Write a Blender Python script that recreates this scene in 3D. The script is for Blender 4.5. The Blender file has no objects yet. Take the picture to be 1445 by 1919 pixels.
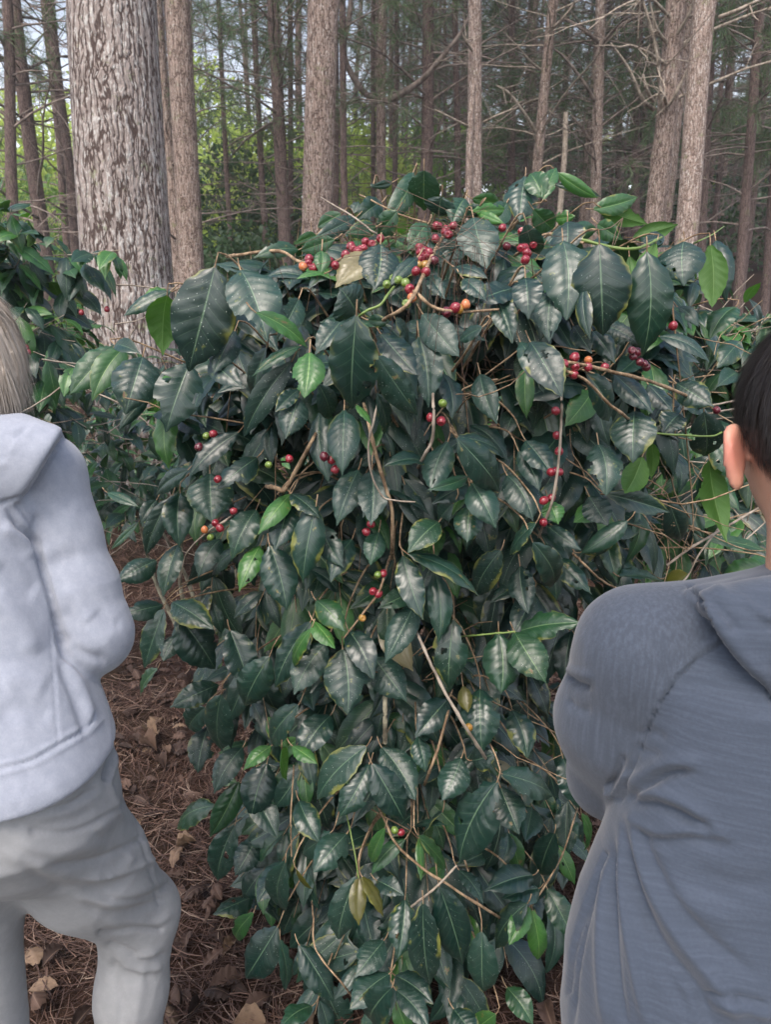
import bpy, math, random
import numpy as np
from math import radians, sin, cos, pi

C = bpy.context.scene
rng = np.random.default_rng(7)
random.seed(7)

# ------------------------------------------------------------------ camera
PITCH = radians(12.7)
FPX = 1386.0
CAM = np.array([0.0, 0.0, 1.5])
cam = bpy.data.cameras.new('camera')
cam.sensor_fit = 'VERTICAL'; cam.sensor_height = 24.0
cam.lens = FPX / 1919.0 * 24.0
cam.clip_start = 0.05; cam.clip_end = 400
cam.dof.use_dof = True; cam.dof.focus_distance = 1.35; cam.dof.aperture_fstop = 6.5
camo = bpy.data.objects.new('camera', cam); C.collection.objects.link(camo)
camo.location = CAM; camo.rotation_euler = (pi/2 - PITCH, 0, 0)
C.camera = camo

# ------------------------------------------------------------------ light
SUN_EL, SUN_ROT = radians(57), radians(200)
w = bpy.data.worlds.new('World'); C.world = w; w.use_nodes = True
nt = w.node_tree; nt.nodes.clear()
sky = nt.nodes.new('ShaderNodeTexSky'); sky.sky_type = 'NISHITA'; sky.sun_disc = False
sky.sun_elevation = SUN_EL; sky.sun_rotation = SUN_ROT; sky.air_density = 1.0; sky.dust_density = 5.0; sky.ozone_density = 1.5
bg = nt.nodes.new('ShaderNodeBackground'); bg.inputs[1].default_value = 0.14
wo = nt.nodes.new('ShaderNodeOutputWorld')
hs_ = nt.nodes.new('ShaderNodeHueSaturation'); hs_.inputs['Saturation'].default_value = 0.85
nt.links.new(sky.outputs[0], hs_.inputs['Color'])
# thin bright overcast low in the sky
tc_ = nt.nodes.new('ShaderNodeTexCoord'); sz_ = nt.nodes.new('ShaderNodeSeparateXYZ'); nt.links.new(tc_.outputs['Generated'], sz_.inputs[0])
mr_ = nt.nodes.new('ShaderNodeMapRange'); mr_.inputs[1].default_value = 0.02; mr_.inputs[2].default_value = 0.34; mr_.inputs[3].default_value = 3.2; mr_.inputs[4].default_value = 1.0
nt.links.new(sz_.outputs[2], mr_.inputs[0])
vm_ = nt.nodes.new('ShaderNodeVectorMath'); vm_.operation = 'SCALE'; nt.links.new(hs_.outputs[0], vm_.inputs[0]); nt.links.new(mr_.outputs[0], vm_.inputs['Scale'])
nt.links.new(vm_.outputs[0], bg.inputs[0])
ms_ = nt.nodes.new('ShaderNodeMapRange'); ms_.inputs[1].default_value = 0.1; ms_.inputs[2].default_value = 0.7; ms_.inputs[3].default_value = 0.1; ms_.inputs[4].default_value = 1.25
nt.links.new(sz_.outputs[2], ms_.inputs[0]); nt.links.new(ms_.outputs[0], hs_.inputs['Saturation']); nt.links.new(bg.outputs[0], wo.inputs[0])
sl = bpy.data.lights.new('sun', 'SUN'); sl.energy = 0.9; sl.angle = radians(24); sl.color = (1.0, 0.975, 0.95)
so = bpy.data.objects.new('sun', sl); C.collection.objects.link(so)
# sun comes from behind the camera, a little to the left
az = SUN_ROT
sd = np.array([sin(az)*cos(SUN_EL), cos(az)*cos(SUN_EL), sin(SUN_EL)])
from mathutils import Vector
so.rotation_euler = Vector(sd).to_track_quat('Z', 'Y').to_euler()
C.view_settings.view_transform = 'Standard'; C.view_settings.look = 'None'
C.view_settings.exposure = 1.25; C.view_settings.gamma = 1.0
C.cycles.use_denoising = True
C.cycles.max_bounces = 6; C.cycles.diffuse_bounces = 2; C.cycles.glossy_bounces = 2
C.cycles.transmission_bounces = 3; C.cycles.transparent_max_bounces = 6
C.cycles.use_adaptive_sampling = True; C.cycles.adaptive_threshold = 0.02

# ------------------------------------------------------------------ helpers
cp, sp = cos(PITCH), sin(PITCH)
def P(px, py, Y):
    u = (px - 722.5)/FPX; v = -(py - 959.5)/FPX
    d = np.array([u, cp + v*sp, -sp + v*cp])
    return CAM + d * (Y / d[1])
def zc(py, Y):
    v = -(py - 959.5)/FPX
    return Y / (cp + v*sp)
def ppm(py, Y): return FPX / zc(py, Y)          # source pixels per metre
def proj(V):
    V = np.asarray(V) - CAM
    f = V[..., 1]*cp - V[..., 2]*sp
    u = V[..., 1]*sp + V[..., 2]*cp
    return np.stack([722.5 + FPX*V[..., 0]/f, 959.5 - FPX*u/f], -1)
def nrm(v):
    v = np.asarray(v, float); return v / (np.linalg.norm(v, axis=-1, keepdims=True) + 1e-12)

def hash3(i, j, k, s=0):
    h = (i*374761393 + j*668265263 + k*2147483647 + s*974634777) & 0xffffffff
    h = ((h ^ (h >> 13)) * 1274126177) & 0xffffffff
    return ((h ^ (h >> 16)) & 0xffff) / 65535.0
def vnoise(p, s=0):
    p = np.asarray(p, float); i = np.floor(p).astype(np.int64); f = p - i; f = f*f*(3-2*f)
    r = 0
    for a in (0, 1):
        for b in (0, 1):
            for c in (0, 1):
                wt = (f[..., 0] if a else 1-f[..., 0])*(f[..., 1] if b else 1-f[..., 1])*(f[..., 2] if c else 1-f[..., 2])
                r = r + wt*hash3(i[..., 0]+a, i[..., 1]+b, i[..., 2]+c, s)
    return r*2-1
def fbm(p, s=0, o=3):
    p = np.asarray(p, float)
    return sum(vnoise(p*2**k, s+k)/2**k for k in range(o))

def mk(name, V, F, mat, parent=None, origin=None, uv=None, attrs=None, smooth=True):
    V = np.asarray(V, np.float32).reshape(-1, 3)
    me = bpy.data.meshes.new(name)
    Fs = F if isinstance(F, list) else [F]
    Fs = [np.asarray(f, np.int32) for f in Fs if len(f)]
    o = np.zeros(3) if origin is None else np.asarray(origin, float)
    me.vertices.add(len(V)); me.vertices.foreach_set('co', (V - o).astype(np.float32).ravel())
    nl = sum(f.size for f in Fs); npoly = sum(len(f) for f in Fs)
    me.loops.add(nl); me.polygons.add(npoly)
    idx = np.concatenate([f.ravel() for f in Fs])
    me.loops.foreach_set('vertex_index', idx)
    tot = np.concatenate([np.full(len(f), f.shape[1], np.int32) for f in Fs])
    me.polygons.foreach_set('loop_start', np.concatenate([[0], np.cumsum(tot)[:-1]]).astype(np.int32))
    me.polygons.foreach_set('loop_total', tot)
    me.polygons.foreach_set('use_smooth', np.full(npoly, smooth))
    if uv is not None:
        l = me.uv_layers.new(name='UVMap'); l.data.foreach_set('uv', np.asarray(uv, np.float32)[idx].ravel())
    for k, a in (attrs or {}).items():
        at = me.attributes.new(k, 'FLOAT', 'POINT'); at.data.foreach_set('value', np.asarray(a, np.float32))
    me.update(calc_edges=True); me.validate()
    if mat: me.materials.append(mat)
    ob = bpy.data.objects.new(name, me); C.collection.objects.link(ob)
    if parent is not None: ob.parent = parent
    elif origin is not None: ob.location = o
    return ob

def empty(name, loc, label, cat, group=None):
    o = bpy.data.objects.new(name, None); C.collection.objects.link(o)
    o.location = [float(a) for a in loc]; o.empty_display_size = 0.1
    return tag(o, label, cat, group)
def tag(o, label=None, cat=None, group=None, kind=None):
    if label: o['label'] = label
    if cat: o['category'] = cat
    if group: o['group'] = group
    if kind: o['kind'] = kind
    return o

class Acc:
    """collects pieces of one mesh"""
    def __init__(s): s.V = []; s.F = {}; s.n = 0; s.uv = []; s.a = {}
    def add(s, V, F, uv=None, **at):
        V = np.asarray(V, float); F = np.asarray(F)
        s.V.append(V); s.F.setdefault(F.shape[1], []).append(F + s.n)
        s.uv.append(uv if uv is not None else np.zeros((len(V), 2)))
        for k, a in at.items(): s.a.setdefault(k, []).append(np.broadcast_to(np.asarray(a, float), (len(V),)))
        s.n += len(V)
    def build(s, name, mat, parent=None, origin=None, smooth=True):
        if not s.n: return None
        return mk(name, np.concatenate(s.V), [np.concatenate(f) for f in s.F.values()], mat, parent, origin,
                  np.concatenate(s.uv), {k: np.concatenate(a) for k, a in s.a.items()}, smooth)

def spline(pts, n):
    """Catmull-Rom through the points, n samples"""
    pts = np.asarray(pts, float)
    if len(pts) == 2: t = np.linspace(0, 1, n)[:, None]; return pts[0]*(1-t)+pts[1]*t
    e = np.vstack([2*pts[0]-pts[1], pts, 2*pts[-1]-pts[-2]])
    m = len(pts)-1; t = np.linspace(0, m-1e-6, n); i = t.astype(int); f = (t-i)[:, None]
    p0, p1, p2, p3 = e[i], e[i+1], e[i+2], e[i+3]
    return .5*((2*p1)+(-p0+p2)*f+(2*p0-5*p1+4*p2-p3)*f**2+(-p0+3*p1-3*p2+p3)*f**3)

def tube(pts, rad, ns=6, cap=True):
    pts = np.asarray(pts, float); n = len(pts)
    rad = np.broadcast_to(np.asarray(rad, float), (n,)) if np.ndim(rad) < 2 else rad
    T = nrm(np.gradient(pts, axis=0))
    a = np.array([0, 0, 1.]) if abs(T[0][2]) < .9 else np.array([1., 0, 0])
    N = nrm(np.cross(T, a)); B = np.cross(T, N)
    th = np.linspace(0, 2*pi, ns, endpoint=False)
    r = rad[:, None] if rad.ndim == 1 else rad
    V = pts[:, None] + r[..., None]*(np.cos(th)[None, :, None]*N[:, None] + np.sin(th)[None, :, None]*B[:, None])
    V = V.reshape(-1, 3)
    i = np.arange(n-1)[:, None]*ns; j = np.arange(ns)[None]; j2 = (j+1) % ns
    F = np.stack([i+j, i+j2, i+ns+j2, i+ns+j], -1).reshape(-1, 4)
    L = np.concatenate([[0], np.cumsum(np.linalg.norm(np.diff(pts, axis=0), axis=1))])
    uv = np.stack([np.tile(th, n), np.repeat(L, ns)], -1)
    return V, F, uv

# ------------------------------------------------------------------ materials
class NT:
    def __init__(s, name):
        s.m = bpy.data.materials.new(name); s.m.use_nodes = True; s.t = s.m.node_tree; s.t.nodes.clear()
        s.out = s.n('OutputMaterial')
    def n(s, kind, **kw):
        nd = s.t.nodes.new('ShaderNode'+kind)
        for k, v in kw.items():
            if k.startswith('i_'): s.set(nd, int(k[2:]), v)
            else: setattr(nd, k, v)
        return nd
    def set(s, nd, i, v):
        sock = nd.inputs[i]
        if isinstance(v, bpy.types.NodeSocket): s.t.links.new(v, sock)
        elif isinstance(v, bpy.types.Node): s.t.links.new(v.outputs[0], sock)
        else:
            if isinstance(v, tuple) and len(v) == 3 and sock.type == 'RGBA': v = v+(1,)
            if sock.type == 'RGBA' and isinstance(v, float): v = (v, v, v, 1)
            sock.default_value = v
    def math(s, op, a, b=None, c=None, clamp=False):
        nd = s.n('Math', operation=op, use_clamp=clamp); s.set(nd, 0, a)
        if b is not None: s.set(nd, 1, b)
        if c is not None: s.set(nd, 2, c)
        return nd.outputs[0]
    def mix(s, f, a, b, mode='MIX'):
        nd = s.n('Mix', data_type='RGBA', blend_type=mode); s.set(nd, 0, f); s.set(nd, 6, a); s.set(nd, 7, b)
        return nd.outputs[2]
    def ramp(s, f, stops, interp='LINEAR'):
        nd = s.n('ValToRGB'); s.set(nd, 0, f); cr = nd.color_ramp; cr.interpolation = interp
        while len(cr.elements) < len(stops): cr.elements.new(.5)
        for e, (p, c) in zip(cr.elements, stops):
            e.position = p; e.color = (c if isinstance(c, tuple) else (c, c, c)) + (1,)
        return nd.outputs[0]
    def step(s, x, a, b):
        nd = s.n('MapRange', interpolation_type='SMOOTHSTEP'); s.set(nd, 0, x); s.set(nd, 1, a); s.set(nd, 2, b)
        return nd.outputs[0]
    def noise(s, vec, scale, detail=3, rough=.55, dist=0):
        nd = s.n('TexNoise'); s.set(nd, 'Vector' and 0, vec)
        nd.inputs['Scale'].default_value = scale; nd.inputs['Detail'].default_value = detail
        nd.inputs['Roughness'].default_value = rough; nd.inputs['Distortion'].default_value = dist
        return nd.outputs[0]
    def vor(s, vec, scale, feature='F1', rand=1.0):
        nd = s.n('TexVoronoi', feature=feature); s.set(nd, 0, vec)
        nd.inputs['Scale'].default_value = scale; nd.inputs['Randomness'].default_value = rand
        return nd
    def coord(s, kind='Object'): return s.n('TexCoord').outputs[kind]
    def mapping(s, vec, scale=(1, 1, 1), loc=(0, 0, 0)):
        nd = s.n('Mapping'); s.set(nd, 0, vec); nd.inputs['Scale'].default_value = scale; nd.inputs['Location'].default_value = loc
        return nd.outputs[0]
    def attr(s, name): return s.n('Attribute', attribute_name=name).outputs['Fac']
    def bump(s, h, strength=.5, dist=.01):
        nd = s.n('Bump'); nd.inputs['Strength'].default_value = strength; nd.inputs['Distance'].default_value = dist
        s.t.links.new(h, nd.inputs['Height'])
        return nd.outputs[0]
    def bsdf(s, col, rough=.6, normal=None, spec=.5, **kw):
        b = s.n('BsdfPrincipled')
        for k, v in {'Base Color': col, 'Roughness': rough, 'Specular IOR Level': spec, **kw}.items():
            sock = b.inputs[k]
            if isinstance(v, bpy.types.NodeSocket): s.t.links.new(v, sock)
            else: sock.default_value = v+(1,) if isinstance(v, tuple) and len(v) == 3 and sock.type == 'RGBA' else v
        if normal is not None: s.t.links.new(normal, b.inputs['Normal'])
        return b.outputs[0]
    def done(s, sh): s.t.links.new(sh, s.out.inputs[0]); return s.m

def leaf_material():
    m = NT('coffee_leaf')
    uv = m.n('UVMap').outputs[0]
    sx = m.n('SeparateXYZ'); m.set(sx, 0, uv)
    u, v = sx.outputs[0], sx.outputs[1]
    au = m.math('ABSOLUTE', u)
    tone, rnd = m.attr('tone'), m.attr('rnd')
    # veins
    mid = m.math('SUBTRACT', 1.0, m.step(au, .012, .045))
    ph = m.math('MULTIPLY', m.math('SUBTRACT', v, m.math('MULTIPLY', m.math('POWER', au, .85), .20)), m.math('ADD', 8.0, m.math('FLOOR', m.math('MULTIPLY', rnd, 3.0))))
    fr = m.math('ABSOLUTE', m.math('SUBTRACT', m.math('FRACT', ph), .5))   # .5 at vein
    lat = m.math('MULTIPLY', m.step(fr, .44, .5), m.math('SUBTRACT', 1.0, m.step(au, .6, .95)))
    vein = m.math('MAXIMUM', mid, m.math('MULTIPLY', lat, .34))
    # leaf local coordinate with a per-leaf offset
    cx = m.n('CombineXYZ'); m.set(cx, 0, m.math('MULTIPLY', u, .3)); m.set(cx, 1, v); m.set(cx, 2, m.math('MULTIPLY', rnd, 37.0))
    lc = cx.outputs[0]
    n1 = m.noise(lc, 3.0, 4)
    old = m.mix(m.math('FRACT', m.math('MULTIPLY', rnd, 17.3)), (.004, .020, .016), (.012, .042, .029))
    young = m.mix(m.step(tone, .35, 1.0), (.014, .055, .022), (.055, .17, .035))
    col = m.mix(m.step(tone, .15, .6), old, young)
    col = m.mix(m.step(n1, .35, .75), col, m.mix(.5, col, (.018, .038, .030)))
    veincol = m.mix(m.step(tone, .2, .9), (.10, .17, .10), (.25, .42, .12))
    col = m.mix(m.math('MULTIPLY', vein, .75), col, veincol)
    # bronze new leaves (tone above 1.5)
    col = m.mix(m.step(tone, 1.3, 1.6), col, (.075, .07, .012))
    # dead khaki leaf (tone above 2.5)
    col = m.mix(m.step(tone, 2.3, 2.6), col, m.mix(n1, (.12, .10, .05), (.30, .27, .15)))
    # yellow rims and brown rust spots on some leaves
    edge = m.math('MULTIPLY', m.step(m.math('ADD', au, m.math('MULTIPLY', m.noise(lc, 3.5, 3), 1.5)), 1.62, 1.85), m.step(m.math('FRACT', m.math('MULTIPLY', rnd, 13.7)), .6, .8))
    col = m.mix(m.math('MULTIPLY', edge, .8), col, (.16, .17, .035))
    sp_ = m.noise(lc, 5.0, 5, .65)
    rust = m.math('MULTIPLY', m.step(sp_, .665, .70), m.step(m.math('FRACT', m.math('MULTIPLY', rnd, 7.3)), .35, .5))
    halo = m.math('MULTIPLY', m.step(sp_, .62, .68), m.step(m.math('FRACT', m.math('MULTIPLY', rnd, 7.3)), .35, .5))
    col = m.mix(m.math('MULTIPLY', halo, .6), col, (.16, .19, .04))
    col = m.mix(rust, col, (.14, .085, .05))
    # pale dust flecks
    cs = m.n('CombineXYZ'); m.set(cs, 0, m.math('MULTIPLY', u, .4)); m.set(cs, 1, v); m.set(cs, 2, m.math('MULTIPLY', rnd, 91.0))
    vo = m.vor(cs.outputs[0], 26.0); fleck = m.math('SUBTRACT', 1.0, m.step(vo.outputs['Distance'], .10, .22))
    vc = m.n('SeparateColor'); m.set(vc, 0, vo.outputs['Color'])
    dust_amt = m.step(m.math('ADD', m.noise(lc, 2.2, 3), m.math('MULTIPLY', m.math('FRACT', m.math('MULTIPLY', rnd, 5.1)), .35)), .5, .85)
    fleck = m.math('MULTIPLY', m.math('MULTIPLY', fleck, m.step(vc.outputs[0], .55, .75)), m.math('MULTIPLY', dust_amt, m.math('SUBTRACT', 1.0, m.step(tone, .4, .7))))
    film = m.math('MULTIPLY', m.step(m.noise(lc, 14, 4, .7), .5, .8), m.math('MULTIPLY', dust_amt, .09))
    col = m.mix(m.math('MULTIPLY', film, m.math('SUBTRACT', 1.0, m.step(tone, .4, .7))), col, (.20, .24, .20))
    col = m.mix(m.math('MULTIPLY', fleck, .8), col, (.40, .45, .40))
    bf = m.n('NewGeometry').outputs['Backfacing']
    under = m.mix(m.step(tone, .1, .9), (.035, .085, .025), (.055, .14, .022))
    under = m.mix(m.math('MULTIPLY', vein, .5), under, (.22, .34, .12))
    under = m.mix(m.step(tone, 1.3, 1.6), under, (.13, .11, .03))
    col2 = m.mix(bf, col, under)
    rough = m.math('ADD', m.math('ADD', .25, m.math('MULTIPLY', bf, .3)), m.math('ADD', m.math('MULTIPLY', n1, .12), m.math('MULTIPLY', dust_amt, .12)))
    hgt = m.math('ADD', m.math('MULTIPLY', m.noise(lc, 45, 3), .25), m.math('MULTIPLY', vein, -.8))
    nb = m.bump(hgt, .35, .0012)
    b = m.bsdf(col2, rough, nb, .55)
    tr = m.n('BsdfTranslucent'); m.set(tr, 0, m.mix(m.step(tone, .1, .8), (.02, .07, .010), (.08, .24, .02)))
    ms = m.n('MixShader'); m.set(ms, 0, m.math('ADD', .08, m.math('MULTIPLY', m.step(tone, .2, .9), .16)))
    m.set(ms, 1, b); m.set(ms, 2, tr)
    return m.done(ms.outputs[0])

def simple_leaf_material(name, c1, c2, rough=.45, trans=.3, tcol=None):
    m = NT(name); rnd = m.attr('rnd')
    col = m.mix(rnd, c1, c2)
    b = m.bsdf(col, rough, None, .4)
    tr = m.n('BsdfTranslucent'); m.set(tr, 0, tuple(tcol or c2))
    ms = m.n('MixShader'); m.set(ms, 0, trans); m.set(ms, 1, b); m.set(ms, 2, tr)
    return m.done(ms.outputs[0])

def bark_material(name, crack, plate, lichen, scale=1.0, lich=.5, zs=.28, moss=(.16, .19, .08)):
    m = NT(name); o = m.coord('Object')
    warp = m.n('TexNoise'); m.set(warp, 0, m.mapping(o, (1, 1, .6))); warp.inputs['Scale'].default_value = 7*scale; warp.inputs['Detail'].default_value = 4
    va = m.n('VectorMath', operation='MULTIPLY_ADD'); m.set(va, 0, warp.outputs['Color']); m.set(va, 1, (.085/scale, .085/scale, .13/scale)); m.set(va, 2, o)
    st = m.mapping(va.outputs[0], (1, 1, zs))
    v1 = m.vor(m.mapping(va.outputs[0], (1, 1, zs*.42)), 17*scale, 'DISTANCE_TO_EDGE').outputs['Distance']
    v2 = m.vor(st, 44*scale, 'DISTANCE_TO_EDGE').outputs['Distance']
    vc = m.vor(st, 48*scale, 'F1').outputs['Color']
    sc = m.n('SeparateColor'); m.set(sc, 0, vc)
    h = m.math('ADD', m.math('MULTIPLY', m.step(v1, .0, .26), .6), m.math('MULTIPLY', m.step(v2, .0, .3), .4))
    n = m.noise(m.mapping(o, (1, 1, .5)), 40*scale, 5, .65)
    n2 = m.noise(o, 3.5, 4)
    pl = m.mix(sc.outputs[0], tuple(c*.75 for c in plate), tuple(min(1, c*1.2) for c in plate))
    lm = m.step(m.math('ADD', m.math('ADD', n, m.math('MULTIPLY', n2, .22)), m.math('MULTIPLY', sc.outputs[1], .22)), .88-.32*lich, 1.12-.32*lich)
    pl = m.mix(lm, pl, lichen)
    ms_ = m.math('MULTIPLY', m.step(m.noise(o, 9, 4, .7), .58, .68), .55)
    pl = m.mix(ms_, pl, moss)
    col = m.mix(m.step(m.math('ADD', h, m.math('MULTIPLY', m.math('SUBTRACT', n, .5), .28)), .12, .48), crack, pl)
    hb = m.math('ADD', h, m.math('MULTIPLY', n, .25))
    return m.done(m.bsdf(col, .9, m.bump(hb, .9, .016/scale), .2))

def thin_bark(name, a, b, scale=30):
    m = NT(name); o = m.coord('Object')
    n = m.noise(m.mapping(o, (1, 1, .6)), scale, 4, .65); n2 = m.noise(o, scale*4, 3)
    return m.done(m.bsdf(m.mix(m.step(n, .35, .65), a, b), .8, m.bump(n2, .5, .003), .25))

M = {}
M['leaf'] = leaf_material()
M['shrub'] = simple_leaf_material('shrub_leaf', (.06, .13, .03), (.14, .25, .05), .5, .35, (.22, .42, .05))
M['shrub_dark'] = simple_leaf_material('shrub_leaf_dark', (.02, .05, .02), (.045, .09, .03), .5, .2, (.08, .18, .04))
M['lime'] = simple_leaf_material('sun_tinted_leaf', (.22, .32, .055), (.40, .48, .11), .5, .45, (.65, .8, .18))  # sunlight painted into the leaf colour by raised base and translucent tones
M['pine'] = simple_leaf_material('pine_needle', (.05, .10, .045), (.13, .20, .085), .5, .3, (.12, .18, .06))
M['bark_big'] = bark_material('big_pine_bark', (.060, .042, .036), (.25, .21, .19), (.43, .415, .39), 1.25, .6, .22)
M['bark_mid'] = bark_material('pine_bark', (.085, .058, .046), (.27, .205, .170), (.46, .42, .38), 2.0, .45, .3)
M['bark_red'] = bark_material('pink_pine_bark', (.12, .085, .070), (.275, .21, .175), (.50, .46, .42), 2.2, .55, .35)
M['bark_dark'] = bark_material('dark_pine_bark', (.065, .045, .040), (.155, .112, .098), (.27, .22, .20), 2.6, .25, .3)
M['dead_twig'] = thin_bark('dead_branch_bark', (.11, .085, .072), (.25, .205, .175), 12)
M['pale_twig'] = thin_bark('pale_branch_bark', (.16, .13, .10), (.36, .31, .25), 25)
M['coffee_twig'] = thin_bark('coffee_twig_bark', (.13, .085, .05), (.33, .24, .15), 60)
M['coffee_stem'] = thin_bark('coffee_stem_bark', (.10, .085, .06), (.30, .28, .20), 35)
m = NT('green_shoot'); M['green_twig'] = m.done(m.bsdf(m.mix(m.noise(m.coord(), 60, 3), (.07, .12, .03), (.17, .24, .06)), .5, None, .4))
def cherry_mat(name, a, b):
    m = NT(name); o = m.coord(); n = m.noise(o, 90, 3)
    spk = m.math('SUBTRACT', 1.0, m.step(m.vor(o, 420).outputs['Distance'], .12, .3))
    col = m.mix(n, a, b); col = m.mix(m.math('MULTIPLY', spk, .35), col, (.5, .4, .35))
    M[name] = m.done(m.bsdf(col, .28, None, .5, **{'Subsurface Weight': .15, 'Subsurface Radius': (.006, .002, .001), 'Coat Weight': .15}))
cherry_mat('cherry_red', (.12, .006, .016), (.25, .018, .028))
cherry_mat('cherry_dark', (.055, .008, .016), (.12, .010, .02))
cherry_mat('cherry_orange', (.38, .10, .04), (.45, .17, .05))
cherry_mat('cherry_green', (.08, .15, .025), (.16, .22, .04))
cherry_mat('cherry_olive', (.20, .15, .02), (.32, .14, .03))
# ------------------------------------------------------------------ ground
def gz(x, y):
    x = np.asarray(x, float); y = np.asarray(y, float)
    z = np.interp(y, [-20, 2, 4, 6, 9, 12, 15, 20, 30, 45, 90], [0, 0, .10, .38, 1.0, 1.75, 2.4, 3.6, 6.2, 9.5, 18])
    tilt = np.clip((y-6)/20, 0, 1)*x*.02
    p = np.stack([x*.8, y*.8, np.zeros_like(x)], -1)
    return z + tilt + fbm(p, 3, 2)*.06*np.clip((y-1)/4, .25, 1.5)
def ground_grid(x0, x1, y0, y1, n, m):
    X, Y = np.meshgrid(np.linspace(x0, x1, n), np.linspace(y0, y1, m)**1)
    return X, Y
gxs = np.concatenate([np.linspace(-70, -8, 30)[:-1], np.linspace(-8, 8, 160), np.linspace(8, 70, 30)[1:]])
gys = np.concatenate([np.linspace(-20, 0, 12)[:-1], np.linspace(0, 12, 140), np.linspace(12, 110, 80)[1:]])
X, Y = np.meshgrid(gxs, gys); Z = gz(X, Y)
Z = Z + np.where((np.abs(X) < 8.1) & (Y < 12), fbm(np.stack([X*9, Y*9, 0*X], -1), 11, 2)*.012, 0)
V = np.stack([X, Y, Z], -1).reshape(-1, 3); nx = len(gxs)
i = (np.arange(len(gys)-1)[:, None]*nx + np.arange(nx-1)[None]).ravel()
F = np.stack([i, i+1, i+1+nx, i+nx], -1)
m = NT('forest_soil'); o = m.coord()
n1, n2 = m.noise(o, 1.3, 5), m.noise(o, 30, 5, .7)
col = m.mix(n2, (.020, .012, .009), (.06, .034, .024)); col = m.mix(m.step(n1, .4, .7), col, m.mix(n2, (.016, .012, .009), (.05, .036, .024)))
M['soil'] = m.done(m.bsdf(col, .95, m.bump(n2, .8, .02), .1))
g = mk('ground', V, F, M['soil']); tag(g, kind='structure')
g['label'] = 'brown forest floor rising gently among the pines'

# fallen needles, one uncountable carpet
def needle_carpet(n, x0, x1, y0, y1, L=(.09, .2), wd=.0016, seed=1, lift=.03, skew=1.0):
    r = np.random.default_rng(seed)
    x = r.uniform(x0, x1, n); y = y0 + (y1-y0)*r.uniform(0, 1, n)**skew
    a = r.uniform(0, 2*pi, n) ; cl = vnoise(np.stack([x*3, y*3, 0*x], -1), 5); a = a*.6 + cl*3
    ln = r.uniform(*L, n); k = r.uniform(-1.2, 1.2, n)
    t = np.linspace(0, 1, 4); ang = a[:, None] + k[:, None]*(t[None]-.5)
    dx = np.cumsum(np.cos(ang), 1)*ln[:, None]/4; dy = np.cumsum(np.sin(ang), 1)*ln[:, None]/4
    px, py = x[:, None]+dx, y[:, None]+dy
    z = gz(px, py) + .006 + r.uniform(0, lift, n)[:, None] + (r.uniform(-1, 1, n)*.018)[:, None]*(t[None]-.5)
    wd = wd*(1+.25*np.maximum(0, y-2))[:, None]
    nxn, nyn = -np.sin(ang)*wd, np.cos(ang)*wd
    A = np.stack([px+nxn, py+nyn, z], -1); B = np.stack([px-nxn, py-nyn, z+.0008], -1)
    V = np.stack([A, B], 2).reshape(n, 8, 3)
    q = np.array([[0, 1, 3, 2], [2, 3, 5, 4], [4, 5, 7, 6]])
    F = (np.arange(n)[:, None, None]*8 + q[None]).reshape(-1, 4)
    return V.reshape(-1, 3), F, np.repeat(r.uniform(0, 1, n), 8)
m = NT('fallen_needles'); r_ = m.attr('rnd')
M['needles'] = m.done(m.bsdf(m.ramp(r_, [(0, (.028, .015, .011)), (.5, (.062, .034, .025)), (.85, (.12, .073, .054)), (1, (.23, .175, .135))]), .65, None, .3))
acc = Acc()
for args in ((16000, -1.3, 1.1, 1.0, 3.0, (.09, .19), .0011, 1), (14000, -2.2, 2.6, 2.6, 6.5, (.10, .2), .0013, 2), (7000, -4, 5, 5.5, 12, (.14, .22), .0018, 3), (9000, -5, -1.2, .3, 6, (.10, .2), .0013, 4), (9000, 1.0, 5, .3, 6, (.10, .2), .0013, 5)):
    V, F, rr = needle_carpet(*args); acc.add(V, F, rnd=rr)
nl = acc.build('fallen_needles', M['needles']); tag(nl, 'reddish brown carpet of fallen pine needles on the forest floor', 'needle litter', kind='stuff')

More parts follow.
